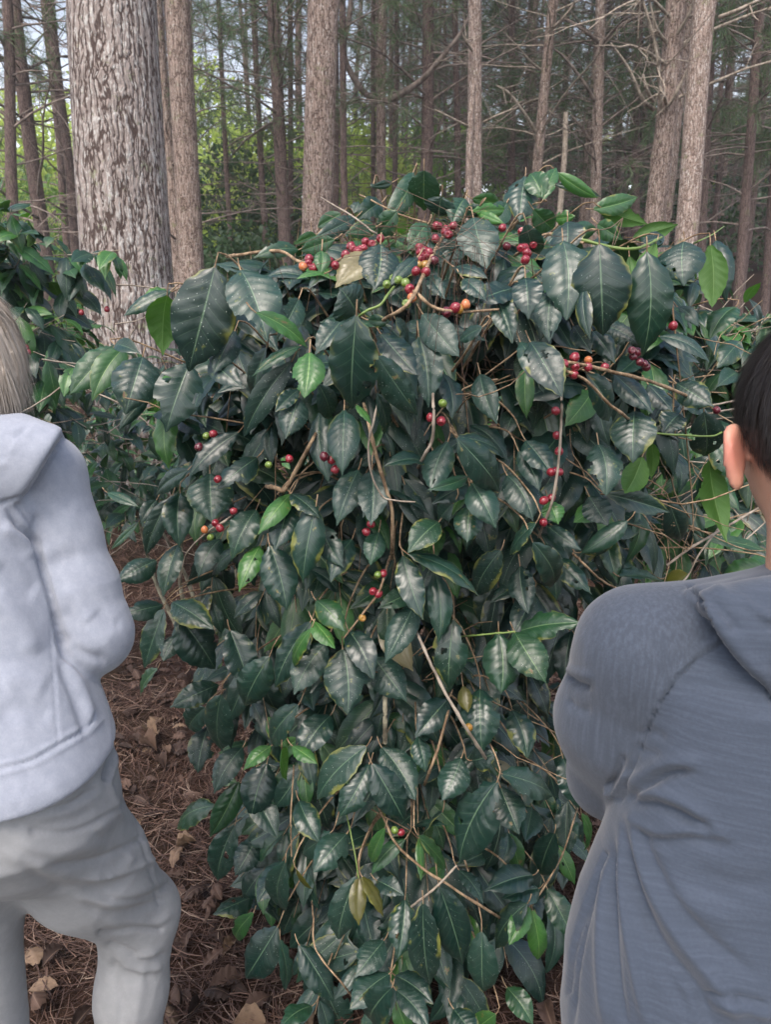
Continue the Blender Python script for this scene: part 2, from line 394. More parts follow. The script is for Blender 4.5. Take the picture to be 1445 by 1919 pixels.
# ------------------------------------------------------------------ leaves
_wv = np.array([0, .03, .08, .16, .28, .42, .55, .68, .79, .88, .94, 1.0])
_ww = np.array([.03, .16, .38, .66, .90, 1.0, .97, .82, .58, .31, .14, .0])
def leaf_geo(base, tip, width, n0, nv=26, nu=10, arch=.10, fold=.14, quilt=.035, wave=.05, hook=.0, rnd=.5, side_bend=0., N=9, cup=.10):
    base = np.asarray(base, float); tip = np.asarray(tip, float)
    L = np.linalg.norm(tip-base); T = (tip-base)/L
    Nn = nrm(n0 - np.dot(n0, T)*T); B = np.cross(T, Nn)
    v = np.linspace(0, 1, nv+1)[:, None]; u = np.linspace(-1, 1, nu+1)[None]
    u = np.sign(u)*np.abs(u)**1.0
    wv = np.interp(v + .012*np.sin(v*53+rnd*40), _wv, _ww)
    au = np.abs(u)
    ragged = 1 + .009*np.sin(v*2*pi*N*1.0 + rnd*20 + (u > 0)*2) + .012*np.sin(v*9+rnd*50+(u > 0)*3)
    hw = width/2*wv*ragged
    ph = (v - .20*au**.85)*(8+math.floor(rnd*3)) + .5
    b = np.abs(np.sin(pi*ph))**.7
    h = fold*width*wv*au - cup*width*wv*au**2*1.6
    h = h + quilt*width*b*np.sin(pi*np.clip(au*1.05, 0, 1))**.6*np.clip(wv*1.4, 0, 1)
    h = h + wave*width*np.sin(2*pi*v*(3.2+rnd*2.5) + rnd*30 + (u > 0)*(1+rnd*4))*au**2.5*wv
    cen = arch*L*4*v*(1-v) - hook*L*v**3
    sb = side_bend*L*4*v*(1-v)
    p = base + T*(L*v)[..., None] + Nn*(cen + h)[..., None] + B*(u*hw + sb)[..., None]
    i = (np.arange(nv)[:, None]*(nu+1) + np.arange(nu)[None]).ravel()
    F = np.stack([i, i+1, i+nu+2, i+nu+1], -1)
    uv = np.stack([np.broadcast_to(u, p.shape[:2]), np.broadcast_to(v, p.shape[:2])], -1).reshape(-1, 2)
    return p.reshape(-1, 3), F, uv

def bitten(F, uv, r, p=.25):
    """insect bites at the rim and small holes"""
    if r.random() > p: return F
    c = uv[F].mean(1); keep = np.ones(len(F), bool)
    for _ in range(r.integers(1, 4)):
        e = r.random() < .7; u0 = r.choice([-1, 1])*(1.0 if e else r.uniform(.2, .7)); v0 = r.uniform(.2, .95); s = r.uniform(.10, .22) if e else r.uniform(.05, .1)
        keep &= ((c[:, 0]-u0)/(s*2))**2 + ((c[:, 1]-v0)/(s*.55))**2 > 1
    return F[keep]

# dead leaves lying on the ground
acc = Acc(); r = np.random.default_rng(21)
spots = [(r.uniform(-1.15, .9), r.uniform(1.1, 3.2)) for _ in range(1000)] + [(r.uniform(-2.2, 2.2), r.uniform(3, 7)) for _ in range(500)]
for x, y in spots:
    if vnoise(np.array([x*2.2, y*2.2, 0.]), 9) < -.1 and r.random() < .75: continue
    a = r.uniform(0, 2*pi); L = r.uniform(.045, .085); z = float(gz(x, y)) + r.uniform(.015, .045)
    d = np.array([cos(a), sin(a), r.uniform(-.25, .25)])
    V, F, uv = leaf_geo([x, y, z], np.array([x, y, z]) + d*L, L*r.uniform(.45, .65), nrm([r.uniform(-.5, .5), r.uniform(-.5, .3), 1]), 18, 8,
                        arch=r.uniform(-.1, .3), fold=r.uniform(-.5, .8), quilt=.03, wave=r.uniform(.08, .2), rnd=r.random(), cup=r.uniform(-.4, .5))
    acc.add(V, F, uv, rnd=r.random())
m = NT('dead_leaf'); uv_ = m.n('UVMap').outputs[0]; rr = m.attr('rnd')
sx = m.n('SeparateXYZ'); m.set(sx, 0, uv_); au = m.math('ABSOLUTE', sx.outputs[0])
nn = m.noise(m.coord(), 55, 4, .6)
col = m.ramp(rr, [(0, (.018, .011, .009)), (.45, (.045, .027, .021)), (.8, (.09, .056, .042)), (1, (.20, .14, .09))])
col = m.mix(m.step(nn, .4, .7), col, m.mix(.5, col, (.05, .03, .022)))
col = m.mix(m.math('MULTIPLY', m.math('SUBTRACT', 1.0, m.step(au, .03, .09)), .5), col, (.16, .11, .08))
M['dead_leaf'] = m.done(m.bsdf(col, .75, m.bump(nn, .5, .003), .3))
dl = acc.build('fallen_leaves', M['dead_leaf']); tag(dl, 'curled brown dead leaves scattered over the needle carpet', 'leaf litter', kind='stuff')

# small green seedlings and a few green fallen leaves
for k, (px, py, Y, s) in enumerate([(735, 1130, 0, 0)][:0]): pass

# ------------------------------------------------------------------ pines
def branch_path(p0, d, L, r, droop=.0, wig=.10, n=7):
    pts = [np.array(p0, float)]; d = nrm(np.array(d, float))
    for k in range(n):
        d = nrm(d + r.normal(0, wig, 3) + np.array([0, 0, -droop]))
        pts.append(pts[-1] + d*L/n)
    return np.array(pts)

def trunk_geo(path, rad, ns=20, seed=0, knots=14, rough=.035, flare=.15):
    """path: points along the trunk axis; rad: radius at each"""
    V, F, uv = tube(path, rad, ns)
    n = len(path); rr = np.repeat(rad, ns)
    c = np.repeat(path, ns, 0); d = V - c
    r = np.random.default_rng(seed)
    disp = fbm(np.stack([V[:, 0]*5+seed, V[:, 1]*5, V[:, 2]*1.6], -1), seed, 3)*rough
    L = uv[:, 1]; th = uv[:, 0]
    for _ in range(knots):
        kz = r.uniform(.8, L.max()*.6); ka = r.uniform(0, 2*pi); s = r.uniform(.04, .09)
        da = (th-ka+pi) % (2*pi) - pi
        disp += .16*np.exp(-((da*rr)**2 + (L-kz)**2)/(2*s*s*.4)) * r.uniform(.5, 1)
    disp += flare*np.exp(-L/.35)
    return c + d*(1+disp)[:, None], F, uv

def needles_on(path, r, n, L=(.14, .24), wd=.004, spread=.9):
    """long soft needles growing along a shoot"""
    seg = path[:-1]; dv = np.diff(path, axis=0); k = r.integers(0, len(seg), n); t = r.uniform(0, 1, n)[:, None]
    p = seg[k] + dv[k]*t; d0 = nrm(dv[k])
    d = nrm(d0*r.uniform(.5, 1.2, n)[:, None] + nrm(r.normal(0, 1, (n, 3)))*spread); ln = r.uniform(*L, n)[:, None]
    q = p + d*ln*.55; e = p + d*ln + np.array([0, 0, -1])*ln*.25
    s = nrm(np.cross(d, r.normal(0, 1, (n, 3))))*wd
    V = np.stack([p-s*.5, p+s*.5, q+s, q-s, e], 1).reshape(-1, 3)
    b = np.arange(n)[:, None]*5
    return V, b+np.array([[0, 1, 2, 3]]), b+np.array([[3, 2, 4]]), np.repeat(r.uniform(0, 1, n), 5)

def make_pine(base, top_off, radius, H, seed, mat, ns=18, dead=(1.5, 9), n_dead=46, crown=(7, None), n_crown=60, branch_mat='dead_twig', knots=14,
              dead_len=(.8, 2.6), needles=170, label=None, group=None, cols=None, live_low=0, bump_rad=.035, bend=.0, detail_n=40):
    """a pine: trunk, dead lower branches, crown of needles.  returns the root"""
    r = np.random.default_rng(seed); base = np.array(base, float); top_off = np.array(top_off, float)
    t = np.linspace(0, 1, detail_n)
    path = base + np.outer(t, [top_off[0], top_off[1], H]); path[0, 2] -= .1
    wob = np.stack([fbm(np.stack([t*3+seed, 0*t, 0*t], -1), seed), fbm(np.stack([t*3, 0*t+seed, 0*t], -1), seed+5), 0*t], -1)*radius*(.6+bend)
    path = path + wob*np.clip(t*6, 0, 1)[:, None]
    rad = radius*(1 - .78*t**1.1)
    root = empty('pine_tree', base, label or 'slender pine', 'pine tree', group)
    V, F, uv = trunk_geo(path, rad, ns, seed, knots, bump_rad)
    mk('trunk', V, F, mat, root, base, uv)
    def at(z):
        k = np.clip((z)/H, 0, 1); i = k*(detail_n-1); i0 = int(min(i, detail_n-2)); f = i-i0
        return path[i0]*(1-f)+path[i0+1]*f, radius*(1-.78*k**1.1)
    # dead branches in loose whorls
    a = Acc(); z = dead[0]
    while z < dead[1]:
        nb = r.integers(2, 5); a0 = r.uniform(0, 2*pi)
        for k in range(nb):
            an = a0 + k*2*pi/nb + r.normal(0, .3); p, rr = at(z + r.normal(0, .06))
            L = r.uniform(*dead_len)*(1 if r.random() < .75 else .3)
            up = r.uniform(-.1, .65)
            d = np.array([cos(an), sin(an), up]); p0 = p + np.array([cos(an), sin(an), 0])*rr*.7
            bp = branch_path(p0, d, L, r, droop=.03, wig=.09, n=7)
            br = min(radius*.16, .022)*(.5+L/3)
            V, F, uv = tube(bp, np.linspace(br, br*.25, len(bp)), 5); a.add(V, F, uv)
            for j in range(r.integers(2, 7)):
                q = r.integers(2, len(bp)-1); d2 = nrm(nrm(bp[q+1]-bp[q]) + r.normal(0, .6, 3)); l2 = L*r.uniform(.15, .45)
                sp_ = branch_path(bp[q], d2, l2, r, droop=.02, wig=.15, n=4)
                V, F, uv = tube(sp_, np.linspace(br*.4, br*.14, 5), 3); a.add(V, F, uv)
                for jj in range(r.integers(0, 4)):
                    q2 = r.integers(1, 4); s3 = branch_path(sp_[q2], nrm(sp_[q2]-sp_[q2-1]+r.normal(0, .7, 3)), l2*.5, r, n=3, wig=.2)
                    V, F, uv = tube(s3, np.linspace(br*.2, br*.1, 4), 3); a.add(V, F, uv)
        z += r.uniform(.28, .6)
    a.build('branches', M[branch_mat], root, base)
    # crown
    c = Acc(); wood = Acc(); z0 = crown[0]; z1 = crown[1] or H
    for k in range(n_crown + live_low):
        z = r.uniform(z0, z1) if k < n_crown else r.uniform(2.5, z0); an = r.uniform(0, 2*pi); p, rr = at(z)
        L = (2.4 if k < n_crown else 1.8)*r.uniform(.5, 1.1)*(1 - .7*max(0, (z-z0)/(z1-z0+.01)))
        bp = branch_path(p, [cos(an), sin(an), r.uniform(-.1, .5)], L, r, droop=.05, wig=.12, n=6)
        V, F, uv = tube(bp, np.linspace(.016, .004, len(bp)), 4); wood.add(V, F, uv)
        for j in range(5):
            q = r.integers(2, 6); s = branch_path(bp[q], nrm(bp[q]-bp[q-1] + r.normal(0, .6, 3)), L*.32, r, droop=.08, wig=.15, n=3)
            V, F, uv = tube(s, np.linspace(.006, .003, 4), 3); wood.add(V, F, uv)
            V, f4, f3, rn = needles_on(s, r, needles//5)
            n0 = c.n; c.add(V, f4, rnd=rn); c.F.setdefault(3, []).append(f3+n0)
    w_ = wood.build('crown', M['dead_twig'], root, base)
    if c.n: c.build('needles', M['pine'], w_, base)
    return root

def from_px(xt, yt, xb, yb, Y, H):
    """base on the ground and lean of a trunk that passes two photo points at distance Y"""
    a, b = P(xt, yt, Y), P(xb, yb, Y)
    s = (a-b)/(a[2]-b[2]); z = float(gz(b[0], Y)); z = float(gz((b+s*(z-b[2]))[0], Y))
    base = b + s*(z-b[2]); return base, s[:2]*H

def pine_px(xt, xb, yb, wpx, Y, H, seed, mat, **k):
    base, off = from_px(xt, 0, xb, yb, Y, H)
    rad = wpx/ppm(300, Y)/2 / (1-.78*(3/H)**1.1)
    return make_pine(base, off, rad, H, seed, M[mat], **k)

def copy_tree(o, loc, rz, sc, label, tilt=(0, 0)):
    c = o.copy(); C.collection.objects.link(c)
    c.location = [float(a) for a in loc]; c.rotation_euler = (tilt[0], tilt[1], rz); c.scale = (sc[0], sc[0], sc[1]); c['label'] = label
    def kids(a, b):
        for ch in a.children:
            d = ch.copy(); C.collection.objects.link(d); d.parent = b; kids(ch, d)
    kids_src = list(o.children)
    for ch in kids_src:
        d = ch.copy(); C.collection.objects.link(d); d.parent = c
        for g2 in list(ch.children):
            e = g2.copy(); C.collection.objects.link(e); e.parent = d
    return c

GP = 'pine trunks standing behind the coffee bushes'
# nearest, thick one
big = pine_px(211, 247, 500, 162, 6.0, 22, 1, 'bark_big', ns=160, dead=(8, 12), n_crown=40, crown=(10, None), needles=60, knots=3, bump_rad=.03, detail_n=220,
              label='thickest pale grey pine trunk with deep plated bark, left of the bush', group=GP)
pine_px(335, 358, 500, 45, 9.5, 20, 2, 'bark_mid', ns=48, dead=(7, 11), crown=(9, None), n_crown=30, knots=12, detail_n=120, needles=100,
        label='light brown knotty pine trunk just right of the thickest trunk', group=GP)
pine_px(598, 592, 450, 56, 8.5, 20, 3, 'bark_mid', ns=60, dead=(7, 11), crown=(9, None), n_crown=30, knots=12, detail_n=140, needles=100,
        label='tall light brown pine trunk with knots, rising behind the bush top left of centre', group=GP)
pine_px(714, 714, 370, 18, 13, 17, 4, 'bark_mid', ns=20, dead=(6, 9), crown=(7, None), n_crown=50,
        label='narrow brown pine trunk with a thick curved side branch', group=GP)
pine_px(896, 892, 350, 26, 10, 18, 5, 'bark_red', ns=32, dead=(4.5, 9), crown=(8, None), n_crown=30, detail_n=90, branch_mat='pale_twig',
        label='pinkish pine trunk with a pale stem fused to its left side', group=GP)
pine_px(1030, 1005, 400, 19, 12, 17, 6, 'bark_mid', ns=24, dead=(2.5, 9), crown=(8, None), n_crown=40, detail_n=60, branch_mat='pale_twig', bend=.8,
        label='leaning thin trunk with forked pale dead branches', group=GP)
pine_px(1124, 1114, 400, 19, 12.5, 17, 7, 'bark_red', ns=24, dead=(2.2, 9), crown=(8, None), n_crown=40, detail_n=60,
        label='dark reddish pine trunk with paired dead branches, right of the forked one', group=GP)
pine_px(1262, 1226, 420, 37, 9.5, 18, 8, 'bark_mid', ns=44, dead=(3.2, 8), crown=(8, None), n_crown=34, detail_n=120, branch_mat='pale_twig', dead_len=(.6, 1.9),
        label='brown pine trunk throwing up pale dead branches, left of the leaning pink trunk', group=GP)
pine_px(1298, 1247, 420, 20, 10.6, 18, 9, 'bark_mid', ns=24, dead=(4, 8), crown=(8, None), n_crown=34, detail_n=60,
        label='slim trunk standing close behind the one with pale dead branches', group=GP)
pine_px(1332, 1288, 440, 40, 8.2, 18, 10, 'bark_red', ns=48, dead=(5.2, 8), crown=(8, None), n_crown=30, detail_n=130, knots=8,
        label='pale pinkish pine trunk leaning right, brightest on the right', group=GP)
near = [  # xtop, xbottom, ybottom, width, distance, bark, label
 (2, 22, 380, 20, 11, 'bark_dark', 'dark trunk nearest the left edge of the view'),
 (32, 78, 400, 25, 12, 'bark_dark', 'thick dark leaning trunk, second from the left edge'),
 (75, 118, 400, 13, 15, 'bark_dark', 'thin dark trunk beside the thick leaning one'),
 (97, 136, 420, 17, 13, 'bark_dark', 'dark trunk with a whorl of dead twigs, left of the thickest trunk'),
 (292, 332, 480, 22, 10.5, 'bark_mid', 'shaded brown trunk showing past the right edge of the thickest trunk'),
 (310, 345, 450, 11, 14, 'bark_dark', 'thin dark trunk between the thickest trunk and the knotty one'),
 (405, 432, 460, 9, 14, 'bark_dark', 'very thin dark young pine with feathery dead twigs'),
 (474, 496, 440, 11, 14, 'bark_dark', 'thin straight dark trunk in the gap left of centre'),
 (517, 536, 450, 22, 12.5, 'bark_dark', 'dark twin trunk with green needles around it'),
 (546, 546, 450, 10, 15, 'bark_dark', 'thin dark trunk close beside the dark twin trunk'),
 (627, 626, 450, 13, 13, 'bark_dark', 'dark thin trunk just right of the tall knotty one'),
 (645, 648, 440, 13, 12, 'bark_dark', 'very dark straight trunk, second right of the tall knotty one'),
 (742, 740, 350, 10, 15, 'bark_dark', 'thin dark trunk right of the one with the curved branch'),
 (700, 698, 380, 9, 17, 'bark_dark', 'thin far trunk just left of the one with the curved branch'),
 (797, 790, 400, 23, 13, 'bark_dark', 'stout dark trunk behind the top leaves of the bush'),
 (852, 858, 380, 12, 14, 'bark_dark', 'crooked dark trunk left of the pinkish fused pair'),
 (962, 965, 400, 14, 16, 'bark_dark', 'dark trunk in the brown thicket right of the pinkish pair'),
 (1004, 990, 420, 14, 18, 'bark_mid', 'far brown trunk left of the leaning forked one'),
 (1060, 1052, 400, 12, 19, 'bark_dark', 'far thin trunk between the forked and the reddish trunk'),
 (1172, 1158, 420, 11, 19, 'bark_dark', 'far thin dark trunk right of the reddish one'),
 (1345, 1318, 470, 15, 12, 'bark_dark', 'dark trunk hugging the right side of the pale pinkish one'),
 (1418, 1390, 480, 17, 11, 'bark_dark', 'dark branchy trunk near the right edge of the view'),
 (1470, 1440, 480, 14, 13, 'bark_dark', 'thin trunk at the right edge of the view'),
]
protos = []
for k, (xt, xb, yb, wp, Yd, bk, lb) in enumerate(near):
    q = pine_px(xt, xb, yb, wp, Yd, 13 + (k*7 % 5), 40+k, bk, ns=14, dead=(1.6, 7.5), crown=(5.2 if xt > 350 else 6.2, None), n_crown=40 if xt > 700 else 24, needles=210,
                live_low=14 if xt > 950 or 480 < xt < 560 else 4, detail_n=44, label=lb, group=GP)
    if 3 <= k: protos.append(q)

# the stands further off: copies of a few of those trees
r = np.random.default_rng(77); far = []
words_ = ['greyish', 'dark', 'slim', 'slightly bent', 'straight', 'twiggy']
for k in range(92):
    for _ in range(60):
        y = r.uniform(14.5, 34) if k < 60 else r.uniform(22, 46)
        x = r.uniform(-.56, .62)*y*1.05 if r.random() < .25 else r.uniform(.0, .62)*y*1.05
        if x < 0 and y < 20: continue
        if all((x-a)**2+(y-b)**2 > 1.1 for a, b in far): break
    far.append((x, y))
for k, (x, y) in enumerate(far):
    q = copy_tree(protos[k % len(protos)], (x, y, float(gz(x, y))-.05), r.uniform(0, 2*pi), (r.uniform(.8, 1.25), r.uniform(.85, 1.2)),
                  'slim dark pine in the far rows of the brown thicket up the slope', (r.normal(0, .02), r.normal(0, .02)))
    q['group'] = 'far rows of thin pines up the slope'

# the thick curved side branch and the snag, pale bare stems
def limb(name, pts, rads, mat, label, cat, ns=10):
    path = spline(pts, 40); V, F, uv = tube(path, np.interp(np.linspace(0, 1, 40), np.linspace(0, 1, len(rads)), rads), ns)
    o = mk(name, V, F, M[mat], None, path[0], uv); return o
curved = [o for o in bpy.data.objects if o.get('label') == 'narrow brown pine trunk with a thick curved side branch'][0]
pts = np.array([P(a, b, y) for a, b, y in [(712, 188, 13), (690, 180, 12.9), (665, 150, 12.8), (648, 115, 12.7), (645, 80, 12.6), (655, 30, 12.6), (660, -60, 12.6)]])
path = spline(pts, 30); V, F, uv = tube(path, np.linspace(.055, .035, 30), 8); mk('side_branch', V, F, M['dead_twig'], curved, np.array(curved.location), uv)
pts = np.array([P(a, b, y) for a, b, y in [(716, 190, 13), (745, 180, 12.8), (790, 150, 12.6), (830, 105, 12.4), (865, 60, 12.3), (885, 20, 12.2)]])
path = spline(pts, 30); V, F, uv = tube(path, np.linspace(.06, .02, 30), 8); mk('side_branch', V, F, M['dead_twig'], curved, np.array(curved.location), uv)
fused = [o for o in bpy.data.objects if str(o.get('label')).startswith('pinkish pine trunk with a pale')][0]
b0 = P(878, 350, 9.85); b0[2] = float(gz(b0[0], 9.85))
pts = np.array([b0, P(878, 380, 9.85), P(880, 270, 9.85), P(884, 200, 9.9), P(890, 130, 9.95)])
path = spline(pts, 40); V, F, uv = tube(path, np.linspace(.05, .03, 40), 14); mk('side_stem', V, F, M['bark_red'], fused, np.array(fused.location), uv)
sn = limb('dead_snag', [P(1045, 480, 11.5)-np.array([0, 0, .6]), P(1048, 420, 11.5), P(1058, 300, 11.5), P(1061, 210, 11.5)], (.05, .045, .04, .035), 'pale_twig', '', '')
tag(sn, 'short pale broken tree stump stem standing behind the bush top', 'dead tree')

# pale dead limbs on the right
def bough(root_label, pts, r0, r1, mat='pale_twig', twigs=4, seed=0):
    root = [o for o in bpy.data.objects if str(o.get('label')) == root_label][0]
    path = spline(np.array([P(*q) for q in pts]), 24); a = Acc(); V, F, uv = tube(path, np.linspace(r0, r1, 24), 7); a.add(V, F, uv)
    r = np.random.default_rng(seed)
    for j in range(twigs):
        k = r.integers(5, 20); t = branch_path(path[k], nrm(path[k]-path[k-1] + r.normal(0, .7, 3)), r.uniform(.15, .5), r, n=4)
        V, F, uv = tube(t, np.linspace(r1*.8, r1*.3, 5), 4); a.add(V, F, uv)
    a.build('dead_branch', M[mat], root, np.array(root.location))
H_ = 'brown pine trunk throwing up pale dead branches, left of the leaning pink trunk'
bough(H_, [(1226, 205, 9.5), (1205, 185, 9.3), (1180, 130, 9.2), (1145, 80, 9.1)], .026, .010, seed=1)
bough(H_, [(1246, 205, 9.5), (1262, 185, 9.3), (1285, 140, 9.2), (1305, 95, 9.1)], .026, .012, seed=2)
bough(H_, [(1240, 210, 9.4), (1237, 150, 9.2), (1228, 80, 9.1), (1205, 0, 9.0), (1195, -40, 9.0)], .022, .012, seed=3)
bough(H_, [(1225, 190, 9.4), (1212, 165, 9.2), (1206, 140, 9.2)], .022, .014, seed=4, twigs=0)
bough(H_, [(1250, 80, 9.4), (1230, 50, 9.2), (1215, -10, 9.1)], .022, .012, seed=5)
bough(H_, [(1266, 70, 9.4), (1290, 30, 9.2), (1305, -10, 9.1)], .022, .012, seed=6)
F_ = 'leaning thin trunk with forked pale dead branches'
bough(F_, [(1003, 245, 12), (985, 215, 11.8), (955, 175, 11.7), (930, 160, 11.7)], .028, .012, seed=7)
bough(F_, [(1012, 130, 12), (990, 110, 11.8), (965, 80, 11.7)], .022, .008, seed=8)
bough(F_, [(1028, 60, 12), (1050, 40, 11.8), (1075, 10, 11.7)], .026, .012, seed=9)
E_ = 'pinkish pine trunk with a pale stem fused to its left side'
bough(E_, [(885, 240, 9.9), (860, 228, 9.7), (835, 215, 9.6), (815, 205, 9.6)], .016, .007, seed=10)
bough(E_, [(908, 228, 10), (935, 215, 9.8), (965, 203, 9.7)], .016, .008, seed=11)
bough(E_, [(885, 95, 9.9), (875, 80, 9.7), (866, 62, 9.6)], .016, .007, seed=12)
G_ = 'dark reddish pine trunk with paired dead branches, right of the forked one'
bough(G_, [(1124, 80, 12.5), (1105, 65, 12.3), (1070, 40, 12.2), (1050, 35, 12.1)], .03, .012, 'dead_twig', seed=13)
bough(G_, [(1128, 82, 12.5), (1160, 50, 12.3), (1200, 30, 12.2), (1220, 25, 12.1)], .03, .012, 'dead_twig', seed=14)
bough(G_, [(1116, 190, 12.5), (1095, 155, 12.3), (1060, 110, 12.2), (1030, 85, 12.1)], .03, .012, 'dead_twig', seed=15)
bough(G_, [(1112, 275, 12.5), (1095, 245, 12.3), (1070, 215, 12.2)], .024, .012, 'dead_twig', seed=16)
bough('pale pinkish pine trunk leaning right, brightest on the right', [(1350, 32, 8.2), (1385, 18, 8.0), (1440, -8, 7.9)], .022, .012, seed=17, twigs=2)

# ------------------------------------------------------------------ broad-leaved shrubs behind
def leafcloud(cen, rad, n, size, r, up=.5, hollow=.45):
    """many small leaves in clumps through an uneven crown"""
    nc = max(8, n//60)
    cd = nrm(r.normal(0, 1, (nc, 3))); cc = cd*(r.uniform(hollow, 1, nc)**.6)[:, None]
    k = r.integers(0, nc, n); p = cc[k] + r.normal(0, .17, (n, 3))
    p = np.array(cen) + p*np.array(rad)
    d = nrm(r.normal(0, 1, (n, 3)) + [0, 0, -.5]); nn = nrm(r.normal(0, .6, (n, 3)) + [0, -.2, 1]); b = nrm(np.cross(d, nn)); nn = np.cross(b, d)
    L = size*r.uniform(.6, 1.2, n)[:, None]; W = L*.24
    V = np.stack([p, p+d*L*.35-b*W+nn*L*.08, p+d*L*.35+b*W+nn*L*.08, p+d*L*.72-b*W*.75+nn*L*.03, p+d*L*.72+b*W*.75+nn*L*.03, p+d*L-nn*L*.1], 1).reshape(-1, 3)
    i = np.arange(n)[:, None]*6
    return V, np.concatenate([i+[1, 2, 4, 3]]), np.concatenate([i+[0, 2, 1], i+[3, 4, 5]]), np.repeat(r.uniform(0, 1, n), 6)
def make_shrub(base, rad, n, size, mat, seed, label, group, stems=6):
    r = np.random.default_rng(seed); base = np.array(base, float)
    root = empty('broadleaf_shrub', base, label, 'shrub', group)
    cen = base + [0, 0, rad[2]*.95]
    V, f4, f3, rn = leafcloud(cen, rad, n, size, r); a = Acc(); a.add(V, f4, rnd=rn); a.F.setdefault(3, []).append(f3)
    a.build('foliage', M[mat], root, base)
    s = Acc()
    for k in range(stems):
        tgt = cen + nrm(r.normal(0, 1, 3))*np.array(rad)*.7; tgt[2] = abs(tgt[2]-base[2])+base[2]
        p = spline([base+r.normal(0, .06, 3)*[1, 1, 0]-[0, 0, .05], base*.5+tgt*.5+r.normal(0, .1, 3), tgt], 10); V, F, uv = tube(p, np.linspace(.025, .006, 10), 5); s.add(V, F, uv)
    s.build('stems', M['dead_twig'], root, base)
    return root
GS = 'leafy understorey shrubs beyond the pines'
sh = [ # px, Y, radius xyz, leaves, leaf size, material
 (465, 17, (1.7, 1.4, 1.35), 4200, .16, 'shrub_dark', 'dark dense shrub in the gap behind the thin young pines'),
 (470, 19, (1.8, 1.2, 1.75), 2400, .19, 'lime', 'lime green sun-tinted shrub topping the dark one in the gap'),
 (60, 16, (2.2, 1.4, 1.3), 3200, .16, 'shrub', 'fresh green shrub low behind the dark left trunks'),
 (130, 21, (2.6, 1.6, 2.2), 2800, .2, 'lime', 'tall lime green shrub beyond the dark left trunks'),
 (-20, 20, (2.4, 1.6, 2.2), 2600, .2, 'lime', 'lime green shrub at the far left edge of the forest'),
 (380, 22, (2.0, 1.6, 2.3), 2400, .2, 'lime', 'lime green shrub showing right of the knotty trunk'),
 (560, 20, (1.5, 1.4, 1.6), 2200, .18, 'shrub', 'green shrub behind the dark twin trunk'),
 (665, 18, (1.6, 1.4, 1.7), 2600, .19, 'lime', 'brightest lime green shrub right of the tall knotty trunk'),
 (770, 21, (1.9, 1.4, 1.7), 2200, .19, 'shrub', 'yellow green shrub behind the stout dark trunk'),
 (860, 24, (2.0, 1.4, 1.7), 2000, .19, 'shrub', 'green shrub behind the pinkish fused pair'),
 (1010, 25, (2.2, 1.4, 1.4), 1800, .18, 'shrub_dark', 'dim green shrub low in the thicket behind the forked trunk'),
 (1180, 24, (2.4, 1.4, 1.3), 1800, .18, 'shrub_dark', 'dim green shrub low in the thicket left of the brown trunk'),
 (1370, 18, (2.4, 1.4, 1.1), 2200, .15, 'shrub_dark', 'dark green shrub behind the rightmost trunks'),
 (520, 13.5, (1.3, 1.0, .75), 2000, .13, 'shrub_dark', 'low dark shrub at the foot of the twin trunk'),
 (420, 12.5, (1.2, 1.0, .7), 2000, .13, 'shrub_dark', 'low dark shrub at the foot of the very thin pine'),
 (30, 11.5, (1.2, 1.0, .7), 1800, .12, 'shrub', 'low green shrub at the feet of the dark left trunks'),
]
for k, (px, Yd, rad, n, sz, mt, lb) in enumerate(sh):
    x = P(px, 400, Yd)[0]; make_shrub((x, Yd, float(gz(x, Yd))), rad, n, sz, mt, 300+k, lb, GS)

# far off wood beyond everything countable
r = np.random.default_rng(5); a = Acc(); b = Acc()
for k in range(46):
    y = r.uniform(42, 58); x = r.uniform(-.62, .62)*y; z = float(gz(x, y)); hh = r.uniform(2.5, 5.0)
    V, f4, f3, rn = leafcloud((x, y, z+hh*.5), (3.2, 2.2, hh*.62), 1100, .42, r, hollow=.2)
    t = a if (x < 3 or r.random() < .2) else b  # sun and shade on the slope put into leaf colour, lime against dark
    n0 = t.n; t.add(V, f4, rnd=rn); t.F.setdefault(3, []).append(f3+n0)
tag(a.build('sun_tinted_woods', M['lime']), 'hazy yellow green woodland on the slope beyond the pines', 'woods', kind='stuff')
tag(b.build('shade_tinted_woods', M['shrub_dark']), 'dim green woodland on the slope beyond the right hand pines', 'woods', kind='stuff')
# ------------------------------------------------------------------ coffee bush in the middle
def Yf(px, py):
    """distance of the leafy front of the bush"""
    y = np.interp(py, [310, 400, 470, 560, 700, 900, 1200, 1500, 1700, 1950], [1.62, 1.5, 1.33, 1.2, 1.2, 1.25, 1.30, 1.29, 1.26, 1.20])
    cx = np.interp(py, [300, 1000, 1900], [760, 800, 760]); hw = np.interp(py, [300, 700, 1300, 1900], [560, 620, 430, 360])
    return y + .34*np.clip(abs(px-cx)/hw, 0, 1.2)**2.6
HL = [(300, 740), (360, 640), (430, 480), (480, 350), (540, 290), (640, 215), (700, 205), (800, 270), (900, 310), (1000, 300), (1100, 280), (1200, 290), (1300, 335), (1400, 380), (1500, 385), (1600, 400), (1700, 430), (1800, 455), (1919, 500), (2100, 560)]
HR = [(300, 760), (340, 1020), (400, 1130), (440, 1300), (500, 1370), (600, 1400), (700, 1430), (800, 1430), (900, 1400), (1000, 1340), (1100, 1250), (1200, 1160), (1300, 1130), (1500, 1120), (1700, 1110), (1919, 1080), (2100, 1000)]
def hull(py): return np.interp(py, *zip(*HL)), np.interp(py, *zip(*HR))

